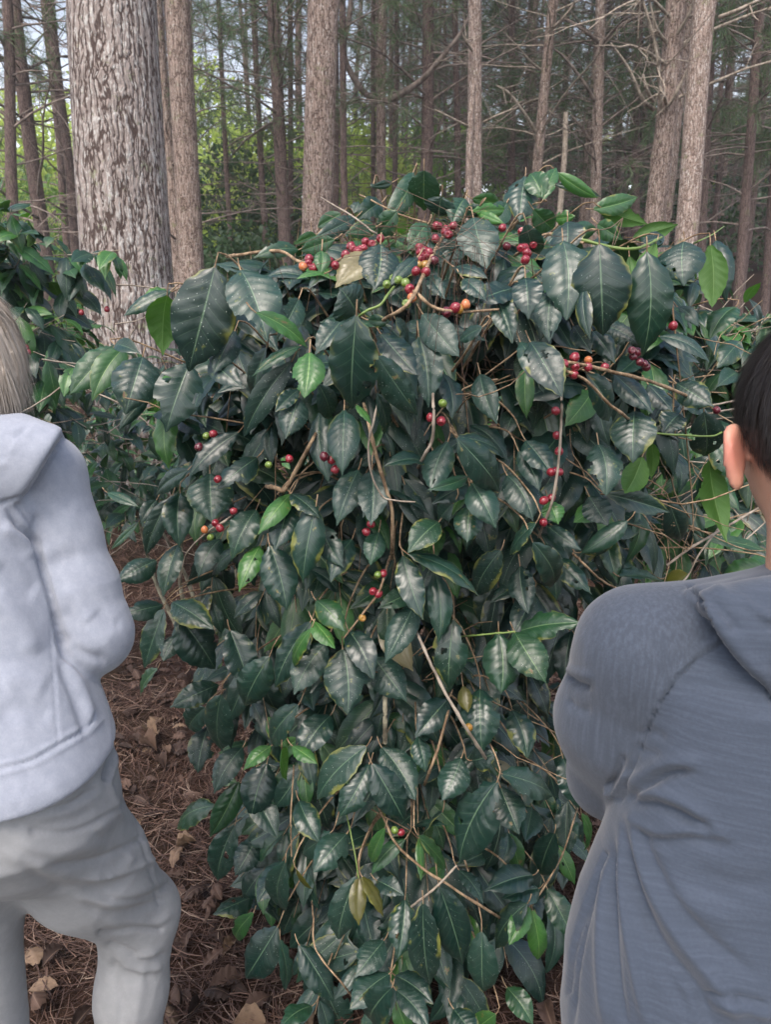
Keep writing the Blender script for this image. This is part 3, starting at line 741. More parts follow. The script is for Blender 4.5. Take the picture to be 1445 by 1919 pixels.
LEAVES = """
403 498 348 698 108 .12 -.06|450 505 500 638 92 .08 -.02|313 553 306 660 56 .75 .02 u|320 545 230 592 30 .3 0|318 548 268 553 26 .85 .02|213 650 128 737 54 .5 -.01|267 668 233 770 80 .05 -.04|235 650 172 747 46 .62 .02
355 680 310 807 80 .05 0|393 673 455 727 42 .1 0|215 645 262 662 28 .3 .03|278 747 222 807 24 .2 .01|447 810 350 893 38 .05 0|353 880 282 927 34 .12 0|393 887 397 980 78 .02 .02|482 857 405 912 52 .05 .01|337 923 337 1023 52 .0 .02|322 930 272 1043 36 .05 .02|293 937 263 980 26 .1 .03
200 923 260 950 20 .4 .05|260 977 205 1030 15 .4 .05|333 1020 303 1117 42 .3 -.02|293 1050 217 1090 46 .1 .02|480 955 433 1045 52 .28 -.02|545 925 483 1000 36 .78 -.04|487 1022 446 1105 38 .85 -.04|413 1010 370 1080 44 .1 .02|443 1030 392 1078 36 .1 .03
667 407 593 443 28 .1 .02|592 440 552 458 20 .6 .05|775 322 718 420 38 .42 -.02|795 318 795 398 54 .40 -.03|700 345 698 352 10 .3 .05|735 342 695 350 14 .3 .05|715 380 670 412 38 .3 .03|662 400 672 375 22 .25 .06|828 368 822 408 54 .12 .03|985 330 975 412 60 .1 -.01|1020 372 992 322 40 .55 -.04|1018 375 1044 313 26 .62 -.045
1045 323 1122 372 24 .8 -.02|1040 345 1130 368 18 .1 .02|1112 392 1198 368 34 .62 -.03|1125 388 1213 418 34 .66 -.02 u|1186 445 1272 420 30 .6 .02 u|1205 455 1250 440 26 .1 .01|1040 410 1078 405 26 .8 .04|885 372 940 385 28 .6 .03|885 395 955 392 24 .85 .0|895 398 945 418 18 1.0 .0|900 385 870 408 26 .3 .02|885 420 955 430 22 .3 .05
887 407 913 505 70 .25 -.06|713 457 702 542 74 .10 -.05|695 472 628 535 58 3 -.03|783 482 728 538 26 .2 -.06|603 470 600 514 28 .6 -.07|608 513 556 520 14 .9 -.06|668 588 640 540 78 .22 -.05|668 590 658 770 88 .14 -.11|642 597 590 657 46 .1 -.02|478 585 582 650 32 .72 -.10|580 660 570 747 56 .75 -.11|563 648 470 697 26 .45 0
547 677 455 822 44 .12 -.01|713 625 782 702 60 .05 -.02|705 665 787 780 54 .1 -.05|785 630 803 763 56 .02 -.01|690 600 732 602 22 .35 -.06|655 617 735 612 18 .4 -.04|740 597 768 655 44 .05 .01|792 588 860 665 56 .02 .01|905 613 858 640 28 .2 -.02|850 500 915 522 32 .15 -.03|868 522 912 564 38 .15 -.02|962 540 890 560 50 .0 .02|800 515 834 560 30 .1 0
645 768 640 885 57 .05 -.05|668 758 697 795 20 .85 -.07|705 735 727 817 36 .1 0|560 745 535 822 50 .0 0|560 730 515 772 28 .12 0|520 725 470 797 36 .1 .01|600 770 612 902 40 0 .02|597 720 622 790 40 0 .02|800 868 722 866 38 .08 -.01|840 827 807 920 54 .2 -.04|878 893 803 917 22 .38 -.05
857 818 956 857 40 .1 -.01|855 820 943 925 58 .22 -.05|885 905 931 985 55 .3 -.06|880 905 810 942 40 .02 -.01|882 945 876 1017 50 .35 -.03|850 943 818 975 32 .05 0|823 978 765 1035 50 .4 -.03|697 880 695 983 54 .2 -.05|672 880 630 982 50 .1 -.03|540 937 515 1030 52 .1 -.02|592 950 567 1092 56 .1 -.04
545 925 600 967 40 .05 -.01|710 997 695 1057 38 .4 -.05|505 1022 538 1143 62 .1 -.04|764 1038 903 1110 44 .25 -.04|755 1040 793 1160 46 .2 -.06|815 1070 822 1205 42 .25 -.04|778 1130 720 1242 50 .15 -.03|773 1110 708 1140 36 .4 -.02|850 1160 840 1292 60 .3 -.04|900 1290 903 1410 66 .15 -.02|868 1285 877 1335 25 1.6 -.03
592 1125 645 1182 44 .5 -.03|587 1163 630 1213 36 .85 -.06|584 1177 543 1250 32 .7 -.05|582 1165 512 1290 58 .08 -.02|611 1205 550 1300 58 .1 -.03|642 1215 651 1340 80 .08 -.05|653 1182 700 1273 48 .15 -.04|700 1230 762 1310 60 .05 0|935 1187 940 1300 66 .4 -.04|966 1186 1092 1166 52 .45 -.06|965 1185 1024 1280 66 .45 -.07|415 1300 408 1420 58 .08 -.03
505 1230 455 1330 58 .08 0|455 1400 400 1486 44 .08 0|508 1398 455 1440 30 .85 -.05|528 1403 532 1462 36 .88 -.07|548 1398 594 1428 28 .8 -.05|500 1430 470 1535 60 .1 0|448 1463 393 1573 44 .45 -.04|401 1510 330 1554 46 .4 -.03|687 1398 590 1500 56 .02 -.01|692 1431 635 1532 54 .2 -.03|697 1431 759 1541 56 .1 -.04|715 1400 780 1500 58 .1 0
783 1380 800 1445 36 .1 0|865 1420 828 1498 54 .05 -.03|885 1425 930 1410 42 .1 -.03|932 1465 860 1618 86 .12 -.07|938 1475 975 1562 62 .1 -.05|940 1450 1048 1488 52 .15 -.05|650 1562 588 1632 54 .2 -.02|722 1551 688 1620 27 .66 -.03|760 1572 695 1640 30 .5 -.02|783 1565 838 1627 34 .55 -.03|785 1570 793 1650 18 .75 -.02|775 1550 838 1545 20 .2 0
668 1642 634 1766 50 .12 -.03|673 1642 673 1735 30 1.6 -.06|678 1642 722 1717 30 1.6 -.06|706 1650 756 1676 34 .15 -.02|535 1615 528 1718 50 .12 -.03|530 1612 480 1692 48 .1 -.01|555 1628 587 1666 18 1.6 -.02|475 1680 400 1708 42 .2 .02|759 1685 745 1800 50 .25 -.05|793 1690 808 1862 56 .15 -.05|823 1660 868 1810 60 .03 -.03
860 1630 908 1690 34 .2 -.01|1000 1640 912 1666 48 .1 -.02|990 1692 925 1780 48 .2 -.02|903 1745 903 1870 54 .05 -.02|720 1762 665 1830 48 .1 -.02|730 1825 655 1890 54 .1 -.03|740 1828 812 1880 46 .1 -.02|735 1850 690 1930 54 .12 -.05|742 1855 805 1927 40 .15 -.05|560 1770 630 1880 48 .08 -.02|520 1737 453 1840 62 .15 -.03|525 1760 535 1857 30 .1 -.01|585 1885 522 1925 40 .4 -.02|475 1710 440 1765 30 .6 -.01
1124 457 1131 631 100 .12 -.10|1055 450 1062 600 88 .05 -.05|1095 540 1105 635 30 .15 -.06|1064 415 1062 478 58 .2 -.09|987 420 1010 482 42 .2 -.07|1213 470 1208 668 76 .3 -.10|1283 452 1283 532 76 .15 -.09|1342 450 1362 560 48 .12 -.06|1332 458 1335 578 46 .75 -.03 u|1230 455 1190 520 30 .9 -.02 u|1180 480 1190 560 30 .6 0 u
985 520 990 595 52 .1 -.03|994 640 1055 742 62 .15 -.06|975 640 1020 730 40 .1 -.03|1075 610 1110 662 34 .05 0|1130 610 1200 645 46 .2 0|1110 620 1153 680 36 .1 0|1235 630 1332 676 34 .15 0|1100 700 1148 792 54 .15 -.03|1150 700 1225 772 46 .12 -.02|1215 720 1262 770 44 .1 0|1268 718 1338 762 50 .2 -.04|1190 770 1186 862 76 .1 -.07
1275 775 1243 812 46 .1 0|1320 770 1322 860 58 .15 -.01|1205 855 1170 928 44 .8 -.04 u|1222 830 1220 896 22 .75 -.03 u|1337 822 1397 905 52 .4 -.06|1330 860 1364 1010 46 .85 -.05 u|1122 832 1138 927 60 .12 -.04|985 825 1035 888 50 .2 -.01|972 845 1012 917 36 .15 0|950 890 1000 972 60 .1 -.01|1105 930 1140 985 50 .08 0|1135 925 1262 960 36 .2 -.03
1030 940 1048 980 40 .8 -.05|1025 985 1090 1030 30 .15 -.02|1178 975 1087 1036 34 .3 -.04|1005 980 955 1040 42 .05 -.03|1255 940 1285 1020 44 .05 .02|998 1015 1043 1110 48 .12 -.04|1090 1035 1165 1000 30 .15 -.01|1010 1665 945 1680 48 .1 -.01|993 1700 955 1772 36 .75 -.05|998 1705 1012 1808 34 1.0 -.04|1026 1665 1079 1762 44 .4 -.03|1090 1525 1100 1597 30 .7 0|1055 1420 1085 1515 48 .05 0
305 1134 228 1150 38 .12 -.02|307 1140 267 1253 48 .12 -.03|322 1128 400 1178 52 .3 -.05|333 1155 405 1255 74 .02 -.02|330 1190 305 1240 34 .15 0|295 1253 260 1305 30 .45 .02|410 1283 318 1325 42 .08 -.01|385 1325 348 1370 44 .08 0|388 1382 355 1430 30 .1 .02|440 1545 402 1660 50 .08 0|1160 1080 1255 1095 44 .3 -.02|1245 1085 1290 1075 26 1.6 -.03|1140 1140 1175 1110 40 .35 -.01
1440 1060 1350 1090 60 .62 -.04|1450 1050 1400 1080 50 .6 -.02|1320 1010 1445 1035 22 .5 .02|1230 580 1290 625 50 .55 .1|1380 575 1330 630 46 .5 .1|1270 575 1310 610 24 .1 .05|1390 640 1345 690 40 .3 .08|600 985 640 1060 44 .05 .01|660 1010 620 1090 46 .05 .02|940 1030 890 1120 50 .05 .01|975 1060 990 1150 46 .05 .01|1000 1110 960 1190 48 .05 .02
1035 1040 1110 1110 40 .1 0|430 1180 470 1290 56 .05 .02|560 1320 500 1400 50 .05 .02|620 1340 560 1420 54 .05 .02|840 1310 780 1380 50 .05 .01|960 1330 990 1420 48 .05 .02|440 620 400 700 50 .05 .02|500 650 470 760 50 .02 .03|560 560 520 640 46 .1 .01|830 700 850 780 44 .02 .02|900 700 930 790 44 .05 .05|1040 540 1030 640 50 .05 0|930 560 960 640 44 .1 .02
390 1360 370 1450 46 .08 .03|560 1500 600 1580 44 .08 .02|620 1560 560 1600 38 .2 .02|830 1520 800 1600 44 .05 .02|1040 1560 1010 1650 46 .08 .02|480 1570 440 1640 44 .1 .02|470 1480 520 1570 46 .08 .02|850 1890 900 1950 46 .2 -.02|950 1850 1000 1920 40 .5 -.01|930 1900 880 1940 36 .7 0|745 395 705 442 40 .45 .03|802 420 765 468 36 .5 0|628 448 560 470 30 .5 .02|705 425 648 438 30 .45 .03|872 372 848 420 44 .4 .02|1000 392 1040 432 38 .5 .03|560 468 478 480 28 .42 .02|1062 436 1125 428 30 .5 .02|640 400 590 425 28 .5 .04|905 430 870 470 36 .45 0|1120 420 1165 450 34 .55 .02|950 380 915 425 38 .4 .03"""
LV = []
for row in LEAVES.replace('\n', '|').split('|'):
    t = row.split()
    if len(t) < 6: continue
    und = t[-1] == 'u'; f = [float(x) for x in (t[:-1] if und else t)]
    LV.append((*f[:6], f[6] if len(f) > 6 else 0.0, und))

BB = np.array([P(770, 900, 1.95)[0], 1.95, 0.0]); BB[2] = float(gz(BB[0], BB[1]))
bush = empty('coffee_bush', BB, 'large dark green glossy coffee bush with red cherries in the middle, between the two people', 'coffee bush')
fol = Acc(); twg = Acc(); young = []
r = np.random.default_rng(99)
def up_out(p, c): o = nrm(p-c); return o
def inner_twig(p, acc, r, rad=.0016, ln=.28):
    """a twig running from a leaf base back and up into the bush"""
    hi_ = p[2] > 1.42
    tgt = np.array([BB[0] + (p[0]-BB[0])*.5, p[1] + r.uniform(.15, .3), p[2] + (r.uniform(-.2, -.08) if hi_ else r.uniform(-.06, .08))])
    q = p + (tgt-p)*.5 + np.array([0, 0, 0 if hi_ else .03])
    pt = spline([p, p*.75+q*.25+np.array([0, 0, .012]), q, tgt], 12)
    V, F, uv = tube(pt, np.linspace(rad*.8, rad*1.7, 12), 5); acc.add(V, F, uv)
for (bx, by, tx, ty, wpx, tone, dy, und) in LV:
    cx_, cy_ = (bx+tx)/2, (by+ty)/2
    Y0 = float(Yf(cx_, cy_)) + dy + r.uniform(-.012, .012)
    L_px = math.hypot(tx-bx, ty-by); true = r.uniform(.125, .16)*(1 if wpx > 34 else .75)
    Lp = L_px/ppm(cy_, Y0); dep = math.sqrt(max(0, min(true, Lp*1.35)**2 - Lp**2))*(1 if r.random() < .72 else -1)*.8
    b, t = P(bx, by, Y0+dep*.5), P(tx, ty, Y0-dep*.5)
    mid = (b+t)/2; toc = nrm(CAM-mid)
    n0 = nrm(toc*1.0 + np.array([0, 0, .6 if cy_ > 470 else .1]) + r.normal(0, .10 if wpx > 68 or cy_ < 430 else .17 if wpx > 45 else .28, 3))
    if und: n0 = -nrm(toc + r.normal(0, .15, 3))
    W = wpx/ppm(cy_, Y0)*1.12; a = abs(math.atan2(tx-bx, ty-by))
    nvv, nuu = (44, 12) if W > .035 else (32, 10)
    V, F, uv = leaf_geo(b, t, W, n0, nvv, nuu, arch=r.uniform(.03, .12), fold=r.uniform(.02, .22 if wpx < 60 else .12), quilt=r.uniform(.012, .042), wave=r.uniform(.01, .045),
                        hook=r.uniform(0, .12), rnd=r.random(), side_bend=r.uniform(-.05, .05), N=r.integers(8, 11), cup=r.uniform(.04, .16))
    rn = r.random(); F = bitten(F, uv, r, .30)
    if tone >= .6: young.append((V, F, uv, tone, rn, b, t))
    else: fol.add(V, F, uv, tone=tone, rnd=rn)
    # petiole
    d0 = nrm(b-t)
    pp = spline([b+(t-b)*.02, b+d0*.008+np.array([0, 0, .002]), b+d0*.016+np.array([0, .004, .006])], 5)
    V, F, uv = tube(pp, .0012, 5); twg.add(V, F, uv)
    if r.random() < .5: inner_twig(pp[-1], twg, r)

# layered branches behind: opposite leaf pairs along drooping side branches
def coffee_branch(p0, tgt, r, fol, twg, size=.155, tone_f=None, start=.35, node=.05, rad=.0022, keep=None, nv=24, nu=8, arch_up=.12, leaf_p=.92):
    L = np.linalg.norm(tgt-p0)
    mid = (p0+tgt)/2 + np.array([0, 0, L*arch_up]) + r.normal(0, .03, 3)
    end = tgt + nrm(tgt-mid)*0.0
    path = spline([p0, mid, end], max(6, int(L/.03)))
    V, F, uv = tube(path, np.linspace(rad, rad*.4, len(path)), 5)
    twg.add(V, F, uv)
    n = max(2, int(L*(1-start)/node)); out = []
    for k in range(n+1):
        f = start + (1-start)*k/n; i = min(len(path)-2, int(f*(len(path)-1))); p = path[i]; d = nrm(path[i+1]-path[i])
        s0 = nrm(np.cross(d, [0, 0, 1.0])); 
        if k % 2: s0 = nrm(s0*.75 + np.array([0, 0, .5]))
        for sg in (1, -1):
            if r.random() > leaf_p: continue
            dirn = nrm(s0*sg*r.uniform(.4, 1.0) + d*r.uniform(.3, .9) + np.array([0, 0, -r.uniform(.15, 1.5)]) + r.normal(0, .28, 3))
            ln = size*r.uniform(.65, 1.15)*(.75 if k == n else 1)
            b = p + dirn*.006; t = b + dirn*ln
            if keep is not None and not keep(b, t): continue
            nn = nrm(np.array([0, -.35, .9]) + r.normal(0, .25, 3) + (nrm((b+t)/2 - p0)*.5))
            tone = (r.choice([0, .05, .12, .2, .3, .45], p=[.2, .25, .2, .15, .12, .08]) if tone_f is None else tone_f(r))
            if k == n and r.random() < .3: tone = r.uniform(.5, .9)
            V, F, uv = leaf_geo(b, t, ln*r.uniform(.37, .48), nn, nv, nu, arch=r.uniform(.02, .14), fold=r.uniform(.05, .3), quilt=r.uniform(.004, .036), wave=r.uniform(.01, .05),
                                hook=r.uniform(0, .15), rnd=r.random(), side_bend=r.uniform(-.06, .06))
            F = bitten(F, uv, r, .15)
            fol.add(V, F, uv, tone=3 if r.random() < .008 else tone, rnd=r.random())
    return path
GAPS = [(915, 720, 60, 75), (1265, 960, 60, 45), (1010, 1390, 60, 40), (790, 1245, 35, 25), (1300, 700, 40, 40)]
def keep_main(b, t):
    c = (b+t)/2; q = proj(np.array([b, c, t])); l, rr = hull(q[:, 1])
    if (q[:, 0] < l+6).any() or (q[:, 0] > rr-4).any(): return False
    if (q[:, 1] < np.interp(q[:, 0], [480, 560, 620, 700, 780, 900, 1000, 1100, 1250, 1350], [478, 455, 430, 400, 405, 385, 395, 415, 445, 480])).any(): return False
    if c[1] < Yf(*q[1])+.035 or t[1] < Yf(*q[2])+.015: return False
    for gx, gy, ax, ay in GAPS:
        if ((q[1, 0]-gx)/ax)**2+((q[1, 1]-gy)/ay)**2 < 1 and c[1] < Yf(*q[1])+.45: return False
    return True
stems = []
for k, (ox, oy, tx, tz) in enumerate([(-.05, 0, -.28, 1.35), (.06, .05, .12, 1.5), (.0, .10, -.05, 1.6), (.10, -.02, .42, 1.35), (-.10, .05, -.45, 1.15), (.05, .1, .3, 1.5)]):
    b0 = BB + [ox, oy, -.05]; tp = np.array([BB[0]+tx, BB[1]-.12, BB[2]+tz])
    path = spline([b0, b0*.5+tp*.5+r.normal(0, .05, 3), tp], 30); stems.append(path)
    V, F, uv = tube(path, np.linspace(.017, .006, 30), 8); mk('stem', V, F, M['coffee_stem'], bush, BB, uv)
nb = 0
for k in range(400):
    py = r.uniform(400, 1990) if k < 290 else r.uniform(1450, 2000) if k < 345 else r.uniform(395, 520); l, rr = hull(py); px = r.uniform(l+25, rr-25)
    lay = r.choice([.10, .22, .38, .6], p=[.34, .32, .2, .14]); Y0 = float(Yf(px, py)) + lay + r.uniform(-.04, .05)
    tgt = P(px, py, Y0)
    if tgt[2] < float(gz(tgt[0], tgt[1]))+.05: continue
    st = stems[int(np.argmin([abs(s[-1][0]-tgt[0]) + r.uniform(0, .15) for s in stems]))]
    zt = np.clip(tgt[2] + r.uniform(.05, .25), .25, 1.5); j = int(np.argmin(abs(st[:, 2]-zt)))
    coffee_branch(st[j], tgt, r, fol, twg, start=.45 if lay < .3 else .3, keep=keep_main, arch_up=.10 if py > 750 else -.02)
# fine bare twigs in the open pockets
for gx, gy, ax, ay in GAPS + [(980, 690, 90, 60), (1180, 900, 120, 120), (1280, 1020, 120, 60), (560, 860, 60, 60), (700, 900, 60, 70), (620, 1480, 130, 90), (860, 1330, 90, 60)]:
    for k in range(13):
        x, y = gx+r.normal(0, ax*.8), gy+r.normal(0, ay*.8); Y0 = float(Yf(x, y))+r.uniform(.08, .5); a = r.uniform(0, 2*pi); ln = r.uniform(.10, .34)
        p = P(x, y, Y0); pt = branch_path(p, [cos(a), r.normal(0, .4), sin(a)*.8], ln, r, wig=.2, n=6); V, F, uv = tube(pt, np.linspace(.0015, .0009, 7)*r.uniform(.7, 1.5), 4); twg.add(V, F, uv)
fol.build('foliage', M['leaf'], bush, BB)
twg.build('twigs', M['coffee_twig'], bush, BB)
for V, F, uv, tone, rn, b, t in young:
    nm, lb = ('young_leaf', 'bright green young leaf') if tone < 1.4 else (('young_leaf', 'shiny bronze new leaf') if tone < 2 else ('withered_leaf', 'withered khaki leaf among the cherries'))
    o = mk(nm, V, F, M['leaf'], bush, BB, uv, {'tone': np.full(len(V), tone), 'rnd': np.full(len(V), rn)}); o['label'] = lb

# traced bearing branches
BR = [ # mat, r0, r1, points (px, py, dY)
 ('coffee_twig', .0034, .0022, [(447, 478, .03), (520, 470, 0), (560, 490, -.03), (592, 496, -.04), (625, 491, -.04), (660, 474, -.03), (690, 457, .02), (740, 440, .1)]),
 ('coffee_twig', .0034, .0028, [(840, 428, .1), (815, 470, -.03), (793, 517, -.10), (777, 550, -.12), (757, 577, -.12), (727, 594, -.08), (700, 612, 0)]),
 ('coffee_twig', .0030, .0018, [(785, 553, -.11), (810, 575, -.11), (845, 583, -.11), (880, 584, -.10), (935, 580, -.08)]),
 ('green_twig', .0022, .0020, [(676, 590, -.12), (690, 581, -.12), (712, 572, -.12), (727, 552, -.12), (738, 538, -.08)]),
 ('pale_twig', .0022, .0014, [(699, 795, -.07), (691, 830, -.08), (695, 885, -.08), (715, 928, -.08), (740, 938, -.08), (778, 941, -.07)]),
 ('coffee_twig', .0032, .0036, [(690, 790, -.02), (707, 860, -.05), (722, 910, -.05), (735, 960, -.05), (735, 1022, -.03)]),
 ('pale_twig', .0024, .0030, [(812, 752, -.06), (813, 790, -.07), (810, 825, -.06), (796, 852, -.05)]),
 ('pale_twig', .0022, .0026, [(1053, 738, -.05), (1052, 800, -.06), (1047, 870, -.07), (1035, 940, -.07), (1018, 985, -.04)]),
 ('coffee_twig', .0026, .0036, [(1058, 678, -.05), (1100, 685, -.06), (1150, 697, -.06), (1215, 713, -.05), (1282, 739, -.03)]),
 ('coffee_twig', .0024, .0030, [(1062, 695, -.05), (1100, 714, -.06), (1140, 755, -.07), (1170, 778, -.07)]),
 ('green_twig', .0022, .0020, [(1225, 812, -.06), (1290, 816, -.07), (1335, 817, -.08), (1358, 808, -.08)]),
 ('green_twig', .0036, .0026, [(1085, 448, -.02), (1150, 464, -.05), (1190, 466, -.08), (1215, 458, -.09), (1240, 445, -.09)]),
 ('coffee_twig', .0030, .0028, [(978, 470, 0), (1020, 440, 0), (1060, 443, 0), (1095, 456, -.02)]),
 ('green_twig', .0022, .0012, [(1310, 452, -.05), (1335, 440, -.05), (1358, 424, -.05)]),
 ('coffee_twig', .0026, .0020, [(1090, 1052, -.04), (1125, 1085, -.05), (1165, 1108, -.04)]),
 ('pale_twig', .0026, .0036, [(787, 1198, -.06), (820, 1270, -.07), (862, 1345, -.08), (905, 1412, -.06)]),
 ('green_twig', .0018, .0020, [(895, 1190, -.05), (930, 1187, -.06), (966, 1184, -.08)]),
 ('coffee_twig', .0026, .0018, [(722, 1072, -.04), (710, 1110, -.06), (680, 1150, -.06), (645, 1195, -.05)]),
 ('coffee_twig', .0030, .0038, [(720, 1535, 0), (742, 1580, -.03), (790, 1625, -.04), (850, 1665, -.04), (925, 1712, -.02)]),
 ('pale_twig', .0034, .0026, [(780, 1692, -.05), (820, 1660, -.06), (856, 1622, -.05)]),
 ('green_twig', .0018, .0018, [(652, 1538, 0), (665, 1600, -.04), (672, 1645, -.05)]),
 ('coffee_twig', .0020, .0026, [(587, 1720, -.03), (592, 1780, -.05), (640, 1842, -.05)]),
 ('coffee_twig', .0022, .0022, [(549, 1462, -.02), (545, 1530, -.04), (546, 1605, -.03)]),
 ('coffee_twig', .0032, .0046, [(585, 825, 0), (555, 880, -.01), (533, 918, -.01), (518, 915, 0)]),
 ('coffee_stem', .0050, .0050, [(722, 1298, .02), (722, 1340, 0), (722, 1392, .02)]),
 ('coffee_twig', .0026, .0034, [(838, 1342, 0), (822, 1400, -.01), (804, 1448, 0)]),
 ('pale_twig', .0030, .0014, [(420, 977, -.03), (385, 1000, -.03), (348, 1040, -.03), (335, 1100, -.02)]),
 ('pale_twig', .0034, .0030, [(1460, 930, 0), (1400, 965, 0), (1340, 1000, 0), (1290, 1030, 0), (1250, 1060, .02)]),
 ('pale_twig', .0026, .0018, [(1340, 1000, 0), (1310, 1040, 0), (1285, 1085, 0), (1240, 1110, 0)]),
 ('pale_twig', .0022, .0018, [(1450, 965, .05), (1400, 1010, .05), (1370, 1030, .05)]),
 ('pale_twig', .0022, .0022, [(1325, 762, .02), (1390, 748, .02), (1440, 735, .03)]), ('pale_twig', .0022, .0022, [(1330, 775, .02), (1395, 762, .02), (1445, 750, .03)]),
 ('coffee_twig', .0024, .0030, [(1078, 1530, 0), (1055, 1600, -.02), (1025, 1655, -.02), (995, 1700, -.02)]),
 ('coffee_twig', .0018, .0014, [(1265, 610, .05), (1180, 1010, 0)][:1] + [(1300, 1005, 0), (1240, 1000, -.01), (1160, 975, 0)]),
 ('pale_twig', .0014, .0020, [(615, 378, 0), (660, 405, -.02), (700, 435, -.02)]),
 ('coffee_twig', .0016, .0020, [(695, 375, 0), (745, 400, 0), (800, 418, .02)]),
]
for mt, r0, r1, pts in BR:
    pp = [P(a, b, float(Yf(a, b))+d) for a, b, d in pts]
    e0 = pp[0] + nrm(pp[0]-pp[1])*.03; pp.insert(0, e0 + (e0-CAM)*.07)
    if r1 > r0+.0003: e0 = pp[-1] + nrm(pp[-1]-pp[-2])*.03; pp.append(e0 + (e0-CAM)*.07)
    path = spline(pp, 36); path += fbm(path*70, 3, 1)[:, None]*.0006
    t = np.linspace(0, 1, 36); rad = r0 + (r1-r0)*t; rad = rad*(1 + .28*np.exp(-((t*6) % 1 - .5)**2/.01))
    V, F, uv = tube(path, rad*(.72 if pts[0][1] > 1400 else .9), 8); mk('branch', V, F, M[mt], bush, path[0]*0+BB, uv)

CH = """579 485 r|568 500 o|588 503 r|617 490 r|628 497 r|648 477 r|657 462 r|677 467 r|685 453 r|697 458 r|713 447 r|818 423 r|834 435 r|850 423 r|817 448 r|840 440 d|787 465 r|798 480 r|813 488 d|783 497 l|797 497 l|788 486 r|780 508 r|798 510 r|768 542 R|772 558 o|762 569 g|760 530 g|725 533 g|747 525 g|737 521 g
837 585 d|853 577 r|860 579 l|873 571 o|807 783 r|827 789 r|608 856 d|622 862 r|628 880 r|542 860 r|503 871 g|830 756 g|695 982 r|687 997 r|942 427 r|863 450 d|978 434 r|977 465 r|988 474 r|985 487 r|950 462 d|1077 670 R|1103 675 o|1103 688 r|1076 702 r|1134 688 r|1057 682 r|1185 657 d|1195 660 d|1188 668 d|1208 682 d|1200 678 d|1212 688 d|1042 770 r|1044 816 r|1048 846 r|1033 885 r|1049 885 r
1020 938 r|1034 933 r|1019 979 r|1344 769 d|1262 611 r|399 813 r|372 838 d|386 817 g|403 980 r|412 990 r|383 993 o|394 1007 g|437 958 r|699 1108 r|709 1113 r|718 1075 r|708 1077 g|679 1158 l|879 1363 l|752 1560 r|740 1556 g|408 898 r"""
MC = {'r': 'cherry_red', 'R': 'cherry_red', 'd': 'cherry_dark', 'o': 'cherry_orange', 'g': 'cherry_green', 'l': 'cherry_olive'}
LC = {'r': 'ripe red cherry', 'R': 'large ripe red cherry', 'd': 'overripe dark purple cherry', 'o': 'orange half ripe cherry', 'g': 'unripe green cherry', 'l': 'olive yellow cherry turning ripe'}
def cherry_geo(c, ax, rad):
    n, ms = 14, 12; th = np.linspace(0, pi, n)[:, None]; ph = np.linspace(0, 2*pi, ms, endpoint=False)[None]
    rr = np.sin(th)*(1+.0*ph); z = np.cos(th)*1.12*(1+0*ph); z = np.where(z > .93, .93-(z-.93)*.9, z)     # little dimple and crown at the tip
    z = np.where((np.cos(th) < -.965)+0*ph > 0, z*1.06, z)
    l = np.stack([rr*np.cos(ph), rr*np.sin(ph)*.95, z], -1).reshape(-1, 3)*rad
    A = nrm(ax); X = nrm(np.cross(A, [.3, .9, .1])); Yv = np.cross(A, X)
    V = c + l[:, :1]*X + l[:, 1:2]*Yv + l[:, 2:]*A
    i = np.arange(n-1)[:, None]*ms; j = np.arange(ms)[None]; F = np.stack([i+j, i+ms+j, i+ms+(j+1) % ms, i+(j+1) % ms], -1).reshape(-1, 4)
    return V, F
CH += ''.join('|%d %d r' % (cx_+r.normal(0, 11), cy_+r.normal(0, 8)) for cx_, cy_, n_ in ((668, 462, 3), (832, 432, 3), (800, 475, 4), (982, 458, 3), (590, 492, 1), (1046, 880, 1), (1090, 684, 1)) for _ in range(n_))
for row in CH.replace('\n', '|').split('|'):
    a, b, k = row.split(); a, b = float(a), float(b); Yc = float(Yf(a, b)) + (-.105 if 740 < a < 900 and 500 < b < 600 else -.055) + r.uniform(-.006, .006)
    rad = {'R': .0083, 'g': .0066, 'd': .0074}.get(k, .0074)*r.uniform(.93, 1.06)
    V, F = cherry_geo(P(a, b, Yc), r.normal(0, 1, 3)+[0, -.6, -.6], rad); o = mk('coffee_cherry', V, F, M[MC[k]], bush, BB); o['label'] = LC[k]

# loose pine needles caught in the bush top
acc = Acc()
for k in range(95):
    if k < 40: x, y = r.normal(800, 90), r.normal(445, 16); a = r.uniform(-.5, .6)
    else: x, y = r.choice([r.normal(870, 32), r.normal(790, 45), r.normal(640, 90)], p=[.5, .3, .2]), r.normal(455, 30); a = r.normal(1.5, .13)
    Y0 = float(Yf(x, max(y, 440))) - r.uniform(.06, .12); p = P(x, y, Y0); ln = r.uniform(.10, .20)
    d = np.array([cos(a)*r.choice([-1, 1]), r.normal(0, .15), -sin(a)]); pt = branch_path(p, d, ln, r, droop=.03, wig=.07, n=6)
    V, F, uv = tube(pt, .00045, 3); acc.add(V, F, uv, rnd=r.uniform(.3, 1))
for x0, y0, x1, y1, x2, y2 in [(1085, 435, 1140, 428, 1166, 410), (1148, 462, 1156, 430, 1168, 408), (1152, 460, 1163, 430, 1168, 408)]:
    pt = spline([P(x0, y0, 1.33), P(x1, y1, 1.33), P(x2, y2, 1.33)], 8); V, F, uv = tube(pt, .0007, 4); acc.add(V, F, uv, rnd=.9)
acc.build('caught_needles', M['needles']); o = bpy.data.objects['caught_needles']; tag(o, 'thin tan pine needles draped over the top of the big coffee bush', 'pine needles', kind='stuff')

